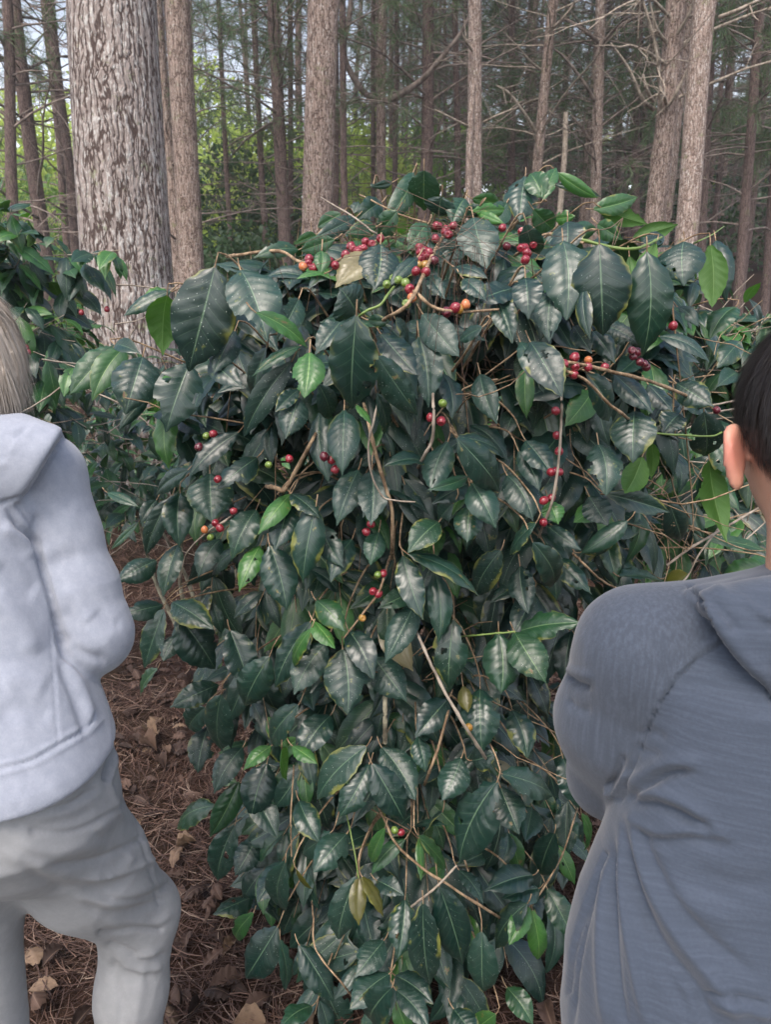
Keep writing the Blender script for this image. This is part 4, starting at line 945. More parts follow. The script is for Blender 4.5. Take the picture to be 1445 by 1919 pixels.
# ------------------------------------------------------------------ other coffee bushes
def side_bush(name_label, base, targets, r, size=.11, nst=4, top=1.3, tone=None, grp='smaller coffee bushes around the big one', cherries=(), traced=(), bare=0, leaf_p=.8, start=.35):
    base = np.array(base, float); root = empty('coffee_bush', base, name_label, 'coffee bush', grp)
    f, t = Acc(), Acc(); sts = []
    for k in range(nst):
        tp = base + np.array([r.uniform(-.35, .35), r.uniform(-.2, .2), top*r.uniform(.8, 1)])
        path = spline([base+[r.uniform(-.06, .06), r.uniform(-.06, .06), -.05], (base+tp)/2+r.normal(0, .05, 3), tp], 20); sts.append(path)
        V, F, uv = tube(path, np.linspace(.014, .005, 20), 6); mk('stem', V, F, M['coffee_stem'], root, base, uv)
    for tg in targets:
        st = sts[r.integers(0, nst)]; zt = tg[2]+r.uniform(-.05, .25); j = int(np.argmin(abs(st[:, 2]-zt)))
        coffee_branch(st[j], tg, r, f, t, size=size, tone_f=tone, start=start, node=.06, nv=12, nu=6, leaf_p=leaf_p, rad=.0032)
    for k in range(bare):
        tg = targets[r.integers(0, len(targets))]
        if tg[2] > 1.55: continue
        pt = branch_path(tg+r.normal(0, .12, 3), r.normal(0, 1, 3)*[1, .5, .5], r.uniform(.15, .5), r, wig=.12, n=6)
        V, F, uv = tube(pt, np.linspace(.0026, .0012, 7), 4); t.add(V, F, uv)
    f.build('foliage', M['leaf'], root, base); t.build('twigs', M['pale_twig'] if bare else M['coffee_twig'], root, base)
    for (a, b, Yc, k) in cherries:
        V, F = cherry_geo(P(a, b, Yc), [0, 0, -1], .0085); o = mk('coffee_cherry', V, F, M[MC[k]], root, base)
    return root
tl = lambda r: r.choice([.1, .3, .42, .55, .8], p=[.15, .22, .25, .24, .14])
def tg_region(r, n, xr, yr, Yr, zmin=.1):
    out = []
    for _ in range(n):
        p = P(r.uniform(*xr), r.uniform(*yr), r.uniform(*Yr))
        if p[2] > float(gz(p[0], p[1]))+zmin: out.append(p)
    return out
r = np.random.default_rng(500)
xb = P(-60, 600, 2.7)[0]
side_bush('coffee bush with thin pale twigs behind the person in the light hoodie', (xb, 2.7, float(gz(xb, 2.7))),
          tg_region(r, 34, (-120, 60), (380, 760), (2.2, 2.9)) + tg_region(r, 34, (0, 190), (560, 830), (2.2, 3.0)) + [P(a, b, y) for a, b, y in [(60, 400, 2.25), (20, 390, 2.2), (110, 440, 2.3), (225, 468, 2.2), (190, 470, 2.25), (40, 430, 2.2), (170, 475, 2.3), (150, 690, 2.2), (60, 480, 2.3), (10, 410, 2.3), (120, 590, 2.3), (140, 640, 2.3)]],
          r, size=.125, top=1.35, tone=tl, bare=120, leaf_p=.72, start=.5, cherries=[(48, 652, 2.2, 'r'), (52, 660, 2.2, 'r'), (152, 586, 2.3, 'r'), (200, 580, 2.3, 'r'), (33, 525, 2.5, 'o')])
xb = P(330, 800, 3.2)[0]
side_bush('low coffee bush at the foot of the thickest pine, behind the big bush', (xb, 3.3, float(gz(xb, 3.3))),
          tg_region(r, 20, (90, 250), (700, 1000), (2.7, 3.4)) + tg_region(r, 12, (280, 420), (760, 1000), (2.7, 3.4)), r, size=.12, top=.75, tone=tl, bare=25, leaf_p=.75)
xb = P(1420, 700, 2.6)[0]
side_bush('green coffee bush behind the right side of the big bush, beside the dark haired head', (xb, 2.6, float(gz(xb, 2.6))),
          tg_region(r, 60, (1230, 1640), (555, 720), (2.1, 2.8)) + tg_region(r, 50, (1150, 1600), (720, 1060), (2.2, 3.0)) + tg_region(r, 34, (1120, 1480), (860, 1120), (1.9, 2.6)), r, size=.13, top=1.3,
          tone=lambda r: r.choice([.1, .3, .5, .7, .9], p=[.25, .25, .25, .15, .1]), bare=110, leaf_p=.7)
for k, (px, Yd, lab) in enumerate([(-250, 4.6, 'dark coffee bush further off at the left edge behind the twiggy one'), (10, 5.2, 'coffee bush beside the left of the thickest pine'), (470, 4.4, 'coffee bush hidden behind the left shoulder of the big bush'),
                                   (820, 4.6, 'coffee bush right behind the crown of the big bush'), (1180, 4.4, 'coffee bush behind the upper right of the big bush'), (1480, 4.8, 'coffee bush further off at the right edge')]):
    xb = P(px, 600, Yd)[0]; b = np.array([xb, Yd, float(gz(xb, Yd))])
    tg = [b + [r.normal(0, .5), r.normal(0, .35), r.uniform(.3, 1.25)] for _ in range(60)]
    side_bush(lab, b, tg, r, size=.14, top=1.2, tone=tl)
# ------------------------------------------------------------------ people
def smin(a, b, k):
    h = np.clip(.5+.5*(b-a)/k, 0, 1); return b*(1-h)+a*h - k*h*(1-h)
def smax(a, b, k): return -smin(-a, -b, k)
def cap(p, a, b, ra, rb):
    a = np.asarray(a, float); b = np.asarray(b, float); ab = b-a; t = np.clip(((p-a)@ab)/(ab@ab+1e-12), 0, 1)
    return np.linalg.norm(p-a-t[:, None]*ab, axis=1) - (ra+(rb-ra)*t)
def ell(p, c, r, R=None):
    q = p-np.asarray(c, float)
    if R is not None: q = q@R          # columns of R are the local axes
    r = np.asarray(r, float); k = np.linalg.norm(q/r, axis=1); return (k-1)*r.min()*np.clip(k, .4, 1.0)**0
def stack(p, secs, sq=2.0):
    """secs: rows (x, y, z, rx, ry), z rising"""
    s = np.array(sorted(secs, key=lambda a: a[2])); z = p[:, 2]
    cx, cy, rx, ry = (np.interp(z, s[:, 2], s[:, k]) for k in (0, 1, 3, 4))
    q = (np.abs((p[:, 0]-cx)/rx)**sq + np.abs((p[:, 1]-cy)/ry)**sq)**(1/sq)
    d = (q-1)*np.minimum(rx, ry)
    return smax(d, np.maximum(z-s[-1, 2], s[0, 2]-z), .02)
def mesh_sdf(fn, lo, hi, h):
    lo = np.asarray(lo, float); n = np.ceil((np.asarray(hi)-lo)/h).astype(int)+1
    D = np.full(n, 1.0, np.float32); B = 16
    for i in range(0, n[0], B):
        for j in range(0, n[1], B):
            for k in range(0, n[2], B):
                m_ = np.minimum([i+B, j+B, k+B], n); c = lo + (np.array([i, j, k])+m_)/2*h
                dc = float(fn(c[None])[0]); R = B*h*.9
                if abs(dc) > R*1.6: D[i:m_[0], j:m_[1], k:m_[2]] = np.sign(dc); continue
                g = np.stack(np.meshgrid(*[lo[a]+np.arange(s_, e_)*h for a, (s_, e_) in enumerate(zip((i, j, k), m_))], indexing='ij'), -1)
                D[i:m_[0], j:m_[1], k:m_[2]] = fn(g.reshape(-1, 3)).reshape(g.shape[:3])
    S = D < 0
    c8 = [D[a:n[0]-1+a, b:n[1]-1+b, c:n[2]-1+c] for a in (0, 1) for b in (0, 1) for c in (0, 1)]
    s8 = sum((c < 0).astype(np.int8) for c in c8); act = (s8 > 0) & (s8 < 8)
    idx = np.full(act.shape, -1, np.int64); I = np.argwhere(act); idx[act] = np.arange(len(I))
    acc = np.zeros((len(I), 3)); cnt = np.zeros(len(I))
    offs = [(a, b, c) for a in (0, 1) for b in (0, 1) for c in (0, 1)]
    val = {o: D[I[:, 0]+o[0], I[:, 1]+o[1], I[:, 2]+o[2]] for o in offs}
    for o in offs:
        for ax in range(3):
            if o[ax]: continue
            o2 = list(o); o2[ax] = 1; a, b = val[o], val[tuple(o2)]; x = (a < 0) != (b < 0)
            t = np.where(x, a/(a-b+1e-12), 0); q = np.array(o, float)+np.zeros((len(I), 3)); q[:, ax] += t
            acc += q*x[:, None]; cnt += x
    V = lo + (I + acc/cnt[:, None])*h; F = []
    for ax in range(3):
        a, b = [(1, 2), (2, 0), (0, 1)][ax]
        sl = [slice(1, n[q]-1) for q in range(3)]; sl[ax] = slice(0, n[ax]-1)
        sl2 = list(sl); sl2[ax] = slice(1, n[ax])
        s0, s1 = S[tuple(sl)], S[tuple(sl2)]; E = np.argwhere(s0 != s1); off = np.array([1, 1, 1]); off[ax] = 0; E = E + off
        fl = s0[tuple((E-off).T)]
        ea = np.zeros(3, int); ea[a] = 1; eb = np.zeros(3, int); eb[b] = 1
        q = [idx[tuple((E-ea-eb).T)], idx[tuple((E-eb).T)], idx[tuple(E.T)], idx[tuple((E-ea).T)]]
        f = np.stack(q, 1); f[~fl] = f[~fl][:, ::-1]; F.append(f)
    return V, np.concatenate(F)
def vnormals(V, F):
    n = np.cross(V[F[:, 2]]-V[F[:, 0]], V[F[:, 3]]-V[F[:, 1]]); N = np.zeros_like(V)
    for k in range(4): np.add.at(N, F[:, k], n)
    return nrm(N)
def smooth(V, F, it=3, lam=.5):
    for _ in range(it):
        A = np.zeros_like(V); c = np.zeros(len(V))
        for k in range(4):
            for o in (1, 3): np.add.at(A, F[:, k], V[F[:, (k+o) % 4]]); np.add.at(c, F[:, k], 1)
        V = V*(1-lam) + lam*A/c[:, None]
    return V
def folds(V, F, items, facing=.0):
    """raise or sink the cloth along traced lines: (points, width, height)"""
    N = vnormals(V, F); q = proj(V); f = (N*nrm(CAM-V)).sum(1); w_ = np.clip((f-facing)*6, 0, 1); d = np.zeros(len(V))
    for pts, wd, amp in items:
        pts = np.asarray(pts, float); path = spline(np.c_[pts, np.zeros(len(pts))], len(pts)*9)[:, :2]
        lo_, hi_ = path.min(0)-wd*3, path.max(0)+wd*3
        m_ = (q > lo_).all(1) & (q < hi_).all(1)
        if not m_.any(): continue
        a, b = path[:-1], path[1:]; ab = b-a; P_ = q[m_][:, None]
        t = np.clip(((P_-a)*ab).sum(-1)/((ab**2).sum(-1)+1e-9), 0, 1); dd = np.linalg.norm(P_-a-t[..., None]*ab, axis=-1)
        j = dd.argmin(1); dm = dd.min(1); s = (j + t[np.arange(len(j)), j])/len(ab)
        taper = np.clip(np.minimum(s, 1-s)*6+.15, 0, 1) if wd > 5 else 1
        d[m_] += amp*np.exp(-(dm/wd)**2)*taper
    return V + N*(d*w_)[:, None]
def hand_prims(wr, fw, up, side=1):
    """palm and five separate bent fingers; returns capsules"""
    fw = nrm(fw); up = nrm(np.asarray(up)-np.dot(up, fw)*fw); sd = np.cross(fw, up)*side; out = []
    wr = np.asarray(wr, float); pc = wr+fw*.05
    for s in (-.028, -.009, .010, .028): out.append((wr+sd*s*.6, wr+fw*.088+sd*s, .017, .0125))
    for s, L, b in ((-.028, .060, .5), (-.009, .074, .42), (.010, .078, .38), (.029, .070, .3)):
        k0 = wr+fw*.09+sd*s; d = fw.copy(); p = k0
        for j, (fr, rr) in enumerate(((.45, .0092), (.32, .0083), (.23, .0074))):
            d = nrm(d - up*b*(1+.35*j)); q = p+d*L*fr; out.append((p, q, rr, rr*.92)); p = q
    p = wr+fw*.03+sd*.026; d = nrm(fw*.7+sd*.65-up*.35)
    for L, rr in ((.036, .0115), (.028, .0098), (.022, .0088)): q = p+d*L; out.append((p, q, rr, rr*.92)); p = q; d = nrm(d+fw*.35-up*.25-sd*.15)
    return out
def head_sdf(p, c, R, ears=True):
    """R columns: right, forward, up"""
    q = (p-c)@R; g = lambda x, y, z, a, b, d: ell(q, (x, y, z), (a, b, d))
    d = smin(g(0, -.012, .022, .074, .092, .088), g(0, .025, -.045, .056, .062, .062), .04)
    d = smin(d, g(0, .062, -.082, .024, .022, .018), .025)                          # chin
    d = smin(d, cap(q, (0, .086, .008), (0, .106, -.022), .007, .011), .014)           # nose
    d = smin(d, g(.014, .098, -.025, .009, .010, .007), .008); d = smin(d, g(-.014, .098, -.025, .009, .010, .007), .008)
    d = smin(d, g(0, .078, .022, .046, .012, .010), .02)                             # brow
    for s in (-1, 1):
        d = smax(d, -g(s*.031, .088, .004, .016, .014, .010), .012)
        d = smin(d, g(s*.031, .073, .004, .0125, .0125, .0125), .003)
        d = smin(d, g(s*.042, .058, -.022, .018, .018, .016), .02)
    d = smin(d, g(0, .086, -.046, .023, .009, .0045), .006); d = smin(d, g(0, .085, -.056, .020, .009, .005), .006)
    if ears:
        for s in (-1, 1):
            e0 = np.array([s*.080, -.010, -.026]); qq = (q-e0)*np.array([s, 1, 1])
            a = .75; qe = np.stack([qq[:, 0]*cos(a)+qq[:, 1]*sin(a), -qq[:, 0]*sin(a)+qq[:, 1]*cos(a), qq[:, 2]], 1)   # ears flare back
            w_ = .0185*(1+.25*np.clip(qe[:, 2]/.03, -1, 1)); rr = np.sqrt((qe[:, 1]/w_)**2+((qe[:, 2]-.001)/.030)**2)
            plate = np.maximum(np.abs(qe[:, 0]-.006)-.0045, (rr-1)*.018)
            rim = np.sqrt(((rr-.9)*.019)**2+(qe[:, 0]-.009)**2)-.0048
            rim = np.where(qe[:, 1] > .012, np.maximum(rim, (qe[:, 1]-.012)), rim)
            anti = np.sqrt(((rr-.45)*.018)**2+(qe[:, 0]-.008)**2)-.0035
            lobe = ell(qe, (.006, .002, -.030), (.006, .010, .011))
            e = smin(smin(plate, rim, .004), smin(anti, lobe, .006), .004)
            e = smax(e, -(np.sqrt(((rr-.66)*.019)**2+(qe[:, 0]-.0135)**2)-.0045), .003)
            d = smin(d, e, .007)
    return d
def rotm(fwd, up=(0, 0, 1)):
    f = nrm(fwd); r_ = nrm(np.cross(f, up)); u_ = np.cross(r_, f); return np.stack([r_, f, u_], 1)

def cloth_material(name, a, b, vec_scale, fine=220, rough=.9, sheen=.3, contrast=(.35, .65), bump=.25):
    m = NT(name); o = m.coord()
    v = m.mapping(o, vec_scale); n = m.noise(v, 60, 4, .6); n2 = m.noise(m.mapping(o, (1, 1, 1)), fine, 2); n3 = m.noise(o, 14, 3)
    f = m.math('ADD', m.math('MULTIPLY', n, .62), m.math('ADD', m.math('MULTIPLY', n2, .25), m.math('MULTIPLY', n3, .04)))
    col = m.mix(m.step(f, *contrast), a, b)
    M[name] = m.done(m.bsdf(col, rough, m.bump(m.math('ADD', m.math('MULTIPLY', n2, .6), m.math('MULTIPLY', n, .4)), bump, .002), .25, **{'Sheen Weight': sheen, 'Sheen Roughness': .5}))
cloth_material('grey_fleece', (.205, .225, .27), (.295, .318, .368), (1, 1, .8), 420, .95, .25, (.2, .8))
cloth_material('slate_knit', (.034, .045, .065), (.047, .060, .085), (.22, .5, 5.0), 300, .85, .2)
cloth_material('slate_sleeve', (.036, .046, .064), (.054, .067, .092), (4.0, 3.0, .22), 300, .85, .2)
cloth_material('grey_twill', (.222, .229, .236), (.262, .270, .277), (1, 1, 1), 420, .8, .08, (.3, .7), .12)
cloth_material('dark_denim', (.03, .035, .045), (.05, .055, .07), (1, 1, 1), 400, .85, .1)
m = NT('skin'); o = m.coord(); n = m.noise(o, 35, 3)
M['skin'] = m.done(m.bsdf(m.mix(m.attr('flush'), m.mix(n, (.40, .21, .145), (.52, .30, .21)), m.mix(n, (.42, .15, .11), (.52, .23, .17))), .48, m.bump(m.noise(o, 260, 3), .15, .001), .4, **{'Subsurface Weight': .15, 'Subsurface Radius': (.012, .004, .002)}))

def hair_mat(name, a, b, rough=.4, s=.35):
    m = NT(name); r_ = m.attr('rnd'); o = m.coord(); n = m.noise(m.mapping(o, (1, 1, .12)), 160, 3)
    M[name] = m.done(m.bsdf(m.mix(m.math('ADD', m.math('MULTIPLY', r_, .5), m.math('MULTIPLY', n, .5)), a, b), rough, m.bump(n, .5, .002), s))
hair_mat('black_hair', (.008, .007, .007), (.034, .028, .026), .5, .35)
hair_mat('blonde_hair', (.26, .21, .165), (.58, .51, .43), .5, .4)
m = NT('rubber_sole'); M['shoe'] = m.done(m.bsdf((.06, .055, .05), .7))
m = NT('eye_white'); M['eye'] = m.done(m.bsdf((.7, .68, .65), .2))

def strands(V, N, flow, n, L, wd, r, lift=.004, droop=.6, segs=5):
    """thin hair ribbons growing from surface points along the flow"""
    k = r.integers(0, len(V), n); p = V[k]+N[k]*.0008; nn = N[k]; d = nrm(flow[k] + r.normal(0, .10, (n, 3))); pts = [p]
    ln = L*r.uniform(.6, 1.15, n)[:, None]
    for s in range(segs):
        d = nrm(d - (d*nn).sum(1, keepdims=True)*nn*.25 + nn*lift*(1-s/segs)*20*.02 + np.array([0, 0, -droop/segs]) + r.normal(0, .02, (n, 3)))
        pts.append(pts[-1]+d*ln/segs)
    pts = np.stack(pts, 1); T = nrm(np.gradient(pts, axis=1)); S = nrm(np.cross(T, nn[:, None]))*wd
    tp = np.linspace(1, .25, segs+1)[None, :, None]; A, Bv = pts+S*tp, pts-S*tp
    Vv = np.stack([A, Bv], 2).reshape(n, -1, 3); q = np.array([[2*j, 2*j+1, 2*j+3, 2*j+2] for j in range(segs)])
    F = (np.arange(n)[:, None, None]*(2*segs+2)+q[None]).reshape(-1, 4)
    return Vv.reshape(-1, 3), F, np.repeat(r.uniform(0, 1, n), 2*segs+2)

# ---- person on the left: light heather hoodie, grey trousers
rp = np.random.default_rng(4)
W_ = lambda a, b, y: P(a, b, y)
def px_stack(rows):  # rows: py, cx, half width px, Y, half depth
    out = []
    for py, cx, hw, Yd, ry in rows:
        c = P(cx, py, Yd); out.append((c[0], c[1], c[2], hw/ppm(py, Yd), ry))
    return out
tors = px_stack([(815, -50, 120, 1.12, .075), (850, -48, 140, 1.11, .09), (920, -46, 135, 1.09, .105), (1010, -46, 133, 1.07, .115), (1100, -44, 150, 1.05, .12), (1190, -34, 160, 1.03, .125),
                 (1260, -22, 176, 1.01, .13), (1340, -8, 190, .99, .14), (1400, 0, 200, .975, .15), (1430, 2, 205, .97, .152), (1475, 2, 196, .965, .150), (1545, 0, 190, .96, .145)])
sh_, el_ = W_(82, 888, 1.11), W_(170, 1188, 1.07)
am1, am2 = W_(122, 1003, 1.10), W_(148, 1100, 1.085)
wr_ = el_ + np.array([-.13, .20, -.01]); mir = 2*P(-48, 900, 1.11)[0]
mx = lambda p: np.array([mir-p[0], p[1], p[2]])
shL, elL, wrL = mx(sh_), mx(el_)+[-.04, .05, .06], mx(el_)+[.06, .27, .16]
hc = P(-84, 690, 1.13); Rw = rotm([.1, 1, -.3])
HEM = .912
hB = P(116, 816, 1.05); hO = nrm(np.cross(P(48, 925, 1.05)-CAM, hB-CAM)); hO = hO*np.sign(hO[0])
def hoodie_w(p):
    d = stack(p, tors, 2.2)
    for a, b, ra, rb in ((sh_, am1, .056, .050), (am1, am2, .050, .055), (am2, el_, .055, .062), (el_, wr_, .058, .040), (P(-48, 850, 1.12), sh_, .062, .056),
                         (shL, elL, .056, .055), (elL, wrL, .055, .038), (P(-48, 850, 1.12), shL, .062, .056)):
        d = smin(d, cap(p, a, b, ra, rb), .018)
    hd = smax(ell(p, P(-22, 872, 1.055), (.160, .056, .074)), (p-hB)@hO, .012)
    d = smin(d, hd, .006)           # hood lying on the back
    d = smin(d, cap(p, P(40, 812, 1.075), P(88, 818, 1.10), .028, .02), .012)
    d = smax(d, HEM - p[:, 2] + (p[:, 1]-.96)*.06, .010)
    return smax(d, -(cap(p, P(-50, 800, 1.13), P(-50, 700, 1.14), .052, .06)), .01)
lo, hi = np.array([-1.15, .74, .70]), np.array([-.22, 1.50, 1.46])
V, F = mesh_sdf(hoodie_w, lo, hi, .004)
V = V + vnormals(V, F)*(fbm(V*np.array([7, 7, 7]), 3, 2)*.0018 + (1-np.abs(vnoise(V*np.array([6, 6, 12])+fbm(V*6, 9, 2)[:, None]*.8, 13)))**4*.0012)[:, None]
V = folds(V, F, [
    ([(0, 944), (46, 928), (73, 893), (98, 850), (122, 816)], 4, -.006),
    ([(8, 860), (20, 830), (50, 800)], 5, -.003), ([(0, 880), (15, 845), (30, 815)], 8, .003),
    ([(10, 945), (35, 985), (58, 1005), (72, 1040), (95, 1115), (110, 1180), (122, 1225), (150, 1262)], 7, -.012),
    ([(0, 985), (40, 1010), (64, 1045)], 12, .006), ([(70, 960), (66, 1000), (70, 1030)], 7, -.006), ([(78, 1012), (95, 1080), (118, 1160)], 16, .006),
    ([(122, 1100), (150, 1140), (170, 1165)], 18, .004), ([(90, 1060), (120, 1050), (150, 1045)], 16, -.003), ([(175, 1145), (200, 1165), (230, 1170)], 14, -.003),
    ([(108, 1185), (135, 1215), (165, 1232), (200, 1240)], 12, -.006), ([(120, 1200), (150, 1230), (190, 1250)], 10, .004),
    ([(120, 1230), (145, 1275), (160, 1310), (172, 1355)], 10, .006), ([(112, 1240), (132, 1290), (150, 1340), (160, 1380)], 9, -.005),
    ([(93, 1180), (98, 1250), (103, 1330), (108, 1392)], 1.8, -.0014), ([(101, 1180), (106, 1250), (111, 1330), (116, 1388)], 3, .0006),
    ([(-20, 1120), (30, 1160), (70, 1230)], 22, .006), ([(-10, 1060), (30, 1090), (70, 1110)], 20, -.005), ([(0, 1280), (40, 1270), (90, 1290)], 26, .005), ([(-10, 1340), (50, 1330), (95, 1345)], 20, -.004),
    ([(0, 1440), (55, 1425), (100, 1400), (150, 1372), (172, 1352), (175, 1335)], 2.2, -.003), ([(0, 1432), (55, 1417), (100, 1392), (148, 1365)], 4, .002),
    ([(0, 1452), (60, 1435), (110, 1408), (160, 1378), (190, 1350)], 4, .002), ([(30, 945), (60, 985)], 3, -.003)])
BW = np.array([P(-30, 1500, .98)[0], .98, 0.0]); BW[2] = float(gz(BW[0], BW[1]))
hipR, kneeR = W_(80, 1512, .99), W_(258, 1712, 1.13); ankR = P(246, 1919, 1.12); ankR = kneeR + (ankR-kneeR)*((kneeR[2]-.10)/(kneeR[2]-ankR[2])); ankR[1] = 1.08
hipL, kneeL = W_(-75, 1510, .98), W_(-48, 1720, 1.0); ankL = np.array([kneeL[0]-.01, .98, .10])
def limbs_body(p, bits, k=.03):
    d = None
    for a, b, ra, rb in bits:
        e = cap(p, a, b, ra, rb); d = e if d is None else smin(d, e, k)
    return d
hpW = hand_prims(wr_+nrm(wr_-el_)*.01, wr_-el_+[.0, .0, .02], [0, -.2, 1], 1) + hand_prims(wrL+nrm(wrL-elL)*.01, wrL-elL, [0, -.2, 1], -1)
tb = [(x, y, z, rx-(.018 if z > 1.0 else .04), ry-(.02 if z > 1.0 else .05)) for x, y, z, rx, ry in tors]
def body_w(p):
    d = head_sdf(p, hc, Rw, False)
    d = smin(d, cap(p, hc+Rw@np.array([0, -.02, -.05]), P(-50, 830, 1.12), .048, .055), .03)
    d = smin(d, stack(p, tb, 2.1), .03)
    e = limbs_body(p, [(sh_, el_, .043, .036), (el_, wr_, .035, .023), (wr_, wr_+nrm(wr_-el_)*.02, .023, .022), (shL, elL, .043, .036), (elL, wrL, .035, .023), (wrL, wrL+nrm(wrL-elL)*.02, .023, .022),
                       (hipR, kneeR, .078, .052), (kneeR, ankR, .05, .034), (hipL, kneeL, .08, .052), (kneeL, ankL, .05, .034), (ankR, ankR+[.03, .14, -.055], .034, .028), (ankL, ankL+[.0, .15, -.055], .034, .028)])
    d = smin(d, e, .025)
    h_ = np.full(len(p), 9.0)
    near_ = (np.linalg.norm(p-wr_, axis=1) < .26) | (np.linalg.norm(p-wrL, axis=1) < .26)
    if near_.any():
        q = p[near_]; g = None
        for a, b, ra, rb in hpW:
            e2 = cap(q, a, b, ra, rb); g = e2 if g is None else smin(g, e2, .004)
        h_[near_] = g
    return smin(d, h_, .008)
Vb, Fb = mesh_sdf(body_w, [-1.15, .72, -.02], [-.15, 1.68, 1.72], .006)
Vb = smooth(Vb, Fb, 1)
pw = mk('person', Vb, Fb, M['skin'], None, BW)
tag(pw, 'person in light grey hoodie and grey trousers with long fair hair, seen from behind', 'person', 'people picking coffee cherries')
mk('hoodie', V, F, M['grey_fleece'], pw, BW)
def trousers_w(p):
    pel = px_stack([(1380, 12, 172, .98, .135), (1450, 16, 182, .98, .147), (1520, 18, 182, .98, .15), (1580, 15, 160, .985, .12), (1615, 15, 130, .985, .09)])
    d = stack(p, pel, 2.2)
    for a, b, ra, rb in ((hipR, (hipR+kneeR)/2+[-.01, -.005, .0], .106, .090), ((hipR+kneeR)/2+[-.01, -.005, .0], kneeR, .090, .067), (kneeR, kneeR+(ankR-kneeR)*.35, .067, .059), (kneeR+(ankR-kneeR)*.35, ankR+[0, 0, -.02], .058, .062)):
        d = smin(d, cap(p, a, b, ra, rb), .03)
    e = smin(cap(p, hipL, kneeL, .096, .068), cap(p, kneeL, ankL+[0, 0, -.02], .066, .062), .02)
    d = smin(d, e, .03)
    return smax(d, .065-p[:, 2], .006)
V, F = mesh_sdf(trousers_w, [-1.0, .74, .03], [-.15, 1.35, 1.02], .0042)
V = V + vnormals(V, F)*(fbm(V*np.array([6, 6, 9]), 33, 2)*.0012 + (1-np.abs(vnoise(V*np.array([5, 5, 9])+fbm(V*5, 39, 2)[:, None]*1.2, 43)))**4*.0012)[:, None]
V = folds(V, F, [
    ([(210, 1395), (205, 1430), (197, 1456)], 4.5, -.020), ([(215, 1395), (216, 1430), (205, 1460)], 4, .004), ([(197, 1455), (215, 1500), (228, 1540)], 6, .004),
    ([(10, 1545), (70, 1550), (140, 1535), (180, 1510)], 12, -.004), ([(20, 1575), (90, 1595), (150, 1590), (200, 1575)], 14, .005), ([(0, 1590), (70, 1625), (140, 1640), (210, 1635)], 16, .006),
    ([(30, 1610), (100, 1655), (180, 1665), (250, 1650)], 13, -.005), ([(120, 1660), (190, 1690), (250, 1680), (300, 1650)], 14, .006), ([(150, 1690), (210, 1712), (270, 1700), (315, 1680)], 10, -.006),
    ([(195, 1732), (240, 1726), (290, 1730), (328, 1705)], 8, .004), ([(188, 1747), (225, 1746), (262, 1738), (300, 1742)], 5, -.006), ([(197, 1765), (232, 1778), (262, 1792)], 6, -.005), ([(195, 1770), (215, 1800), (205, 1840)], 7, -.003), ([(230, 1790), (280, 1800), (315, 1785)], 6, -.005), ([(225, 1805), (270, 1818), (308, 1810)], 7, .005), ([(215, 1830), (228, 1880), (222, 1930)], 7, -.003), ([(270, 1800), (262, 1860), (250, 1930)], 10, .003), ([(60, 1560), (130, 1560), (190, 1535), (235, 1500)], 5, -.004), ([(40, 1520), (120, 1512), (180, 1480)], 5, -.004), ([(90, 1620), (170, 1612), (240, 1585), (280, 1560)], 6, -.005), ([(140, 1640), (210, 1640), (270, 1620), (305, 1595)], 6, .005), ([(180, 1680), (240, 1685), (300, 1668), (325, 1645)], 6, -.005),
    ([(200, 1790), (250, 1795), (300, 1780)], 10, .005), ([(195, 1810), (240, 1830), (290, 1825)], 14, -.004), ([(232, 1480), (262, 1560), (282, 1640), (300, 1690)], 3, -.003), ([(238, 1478), (268, 1558), (288, 1638)], 4, .002),
    ([(180, 1450), (150, 1500), (100, 1520)], 10, -.003), ([(220, 1500), (205, 1540), (180, 1560)], 12, .004), ([(250, 1600), (230, 1625), (190, 1640)], 10, .005)])
mk('trousers', V, F, M['grey_twill'], pw, BW)
def shoe(p, an, dirn):
    f = nrm(np.array([dirn[0], dirn[1], 0])); a = np.array([an[0], an[1], .0])
    d = smin(cap(p, a-f*.03+[0, 0, .055], a+f*.11+[0, 0, .045], .046, .040), cap(p, a+[0, 0, .06], a+[0, 0, .10], .046, .048), .02)
    d = smin(d, cap(p, a+f*.11+[0, 0, .04], a+f*.17+[0, 0, .035], .042, .034), .01)
    return smax(d, .012-p[:, 2], .004)
for an, dr in ((ankR, (.25, 1)), (ankL, (0, 1))):
    V, F = mesh_sdf(lambda p: shoe(p, an, dr), [an[0]-.2, an[1]-.2, -.01], [an[0]+.2, an[1]+.3, .2], .006)
    V[:, 2] += float(gz(an[0], an[1])); mk('shoe', V, F, M['shoe'], pw, BW)
hs = px_stack([(526, -86, 22, 1.13, .03), (548, -86, 58, 1.13, .07), (572, -86, 74, 1.13, .09), (592, -86, 84, 1.13, .10), (620, -84, 96, 1.125, .105), (660, -82, 109, 1.12, .108), (705, -80, 115, 1.11, .102), (745, -80, 108, 1.105, .09), (772, -80, 93, 1.10, .078), (792, -80, 70, 1.10, .06), (808, -80, 42, 1.10, .045)])
def hair_w(p):
    d = stack(p, hs, 2.0); q = (p-hc)@Rw
    return smax(d, -ell(q, (0, .135, -.03), (.05, .05, .09)), .02)
V, F = mesh_sdf(hair_w, [-1.0, .93, 1.28], [-.52, 1.30, 1.70], .005); N = vnormals(V, F)
a = np.arctan2(V[:, 0]-hc[0], V[:, 1]-hc[1]); V = V + N*((vnoise(np.stack([a*14, V[:, 2]*2, 0*a], -1), 2)*.004 + vnoise(np.stack([a*40, V[:, 2]*4, 0*a], -1), 3)*.0018))[:, None]
hw_ = Acc(); hw_.add(V, F, rnd=np.clip(.5+.8*vnoise(np.stack([a*30, V[:, 2]*2, 0*a], -1), 7), 0, 1))
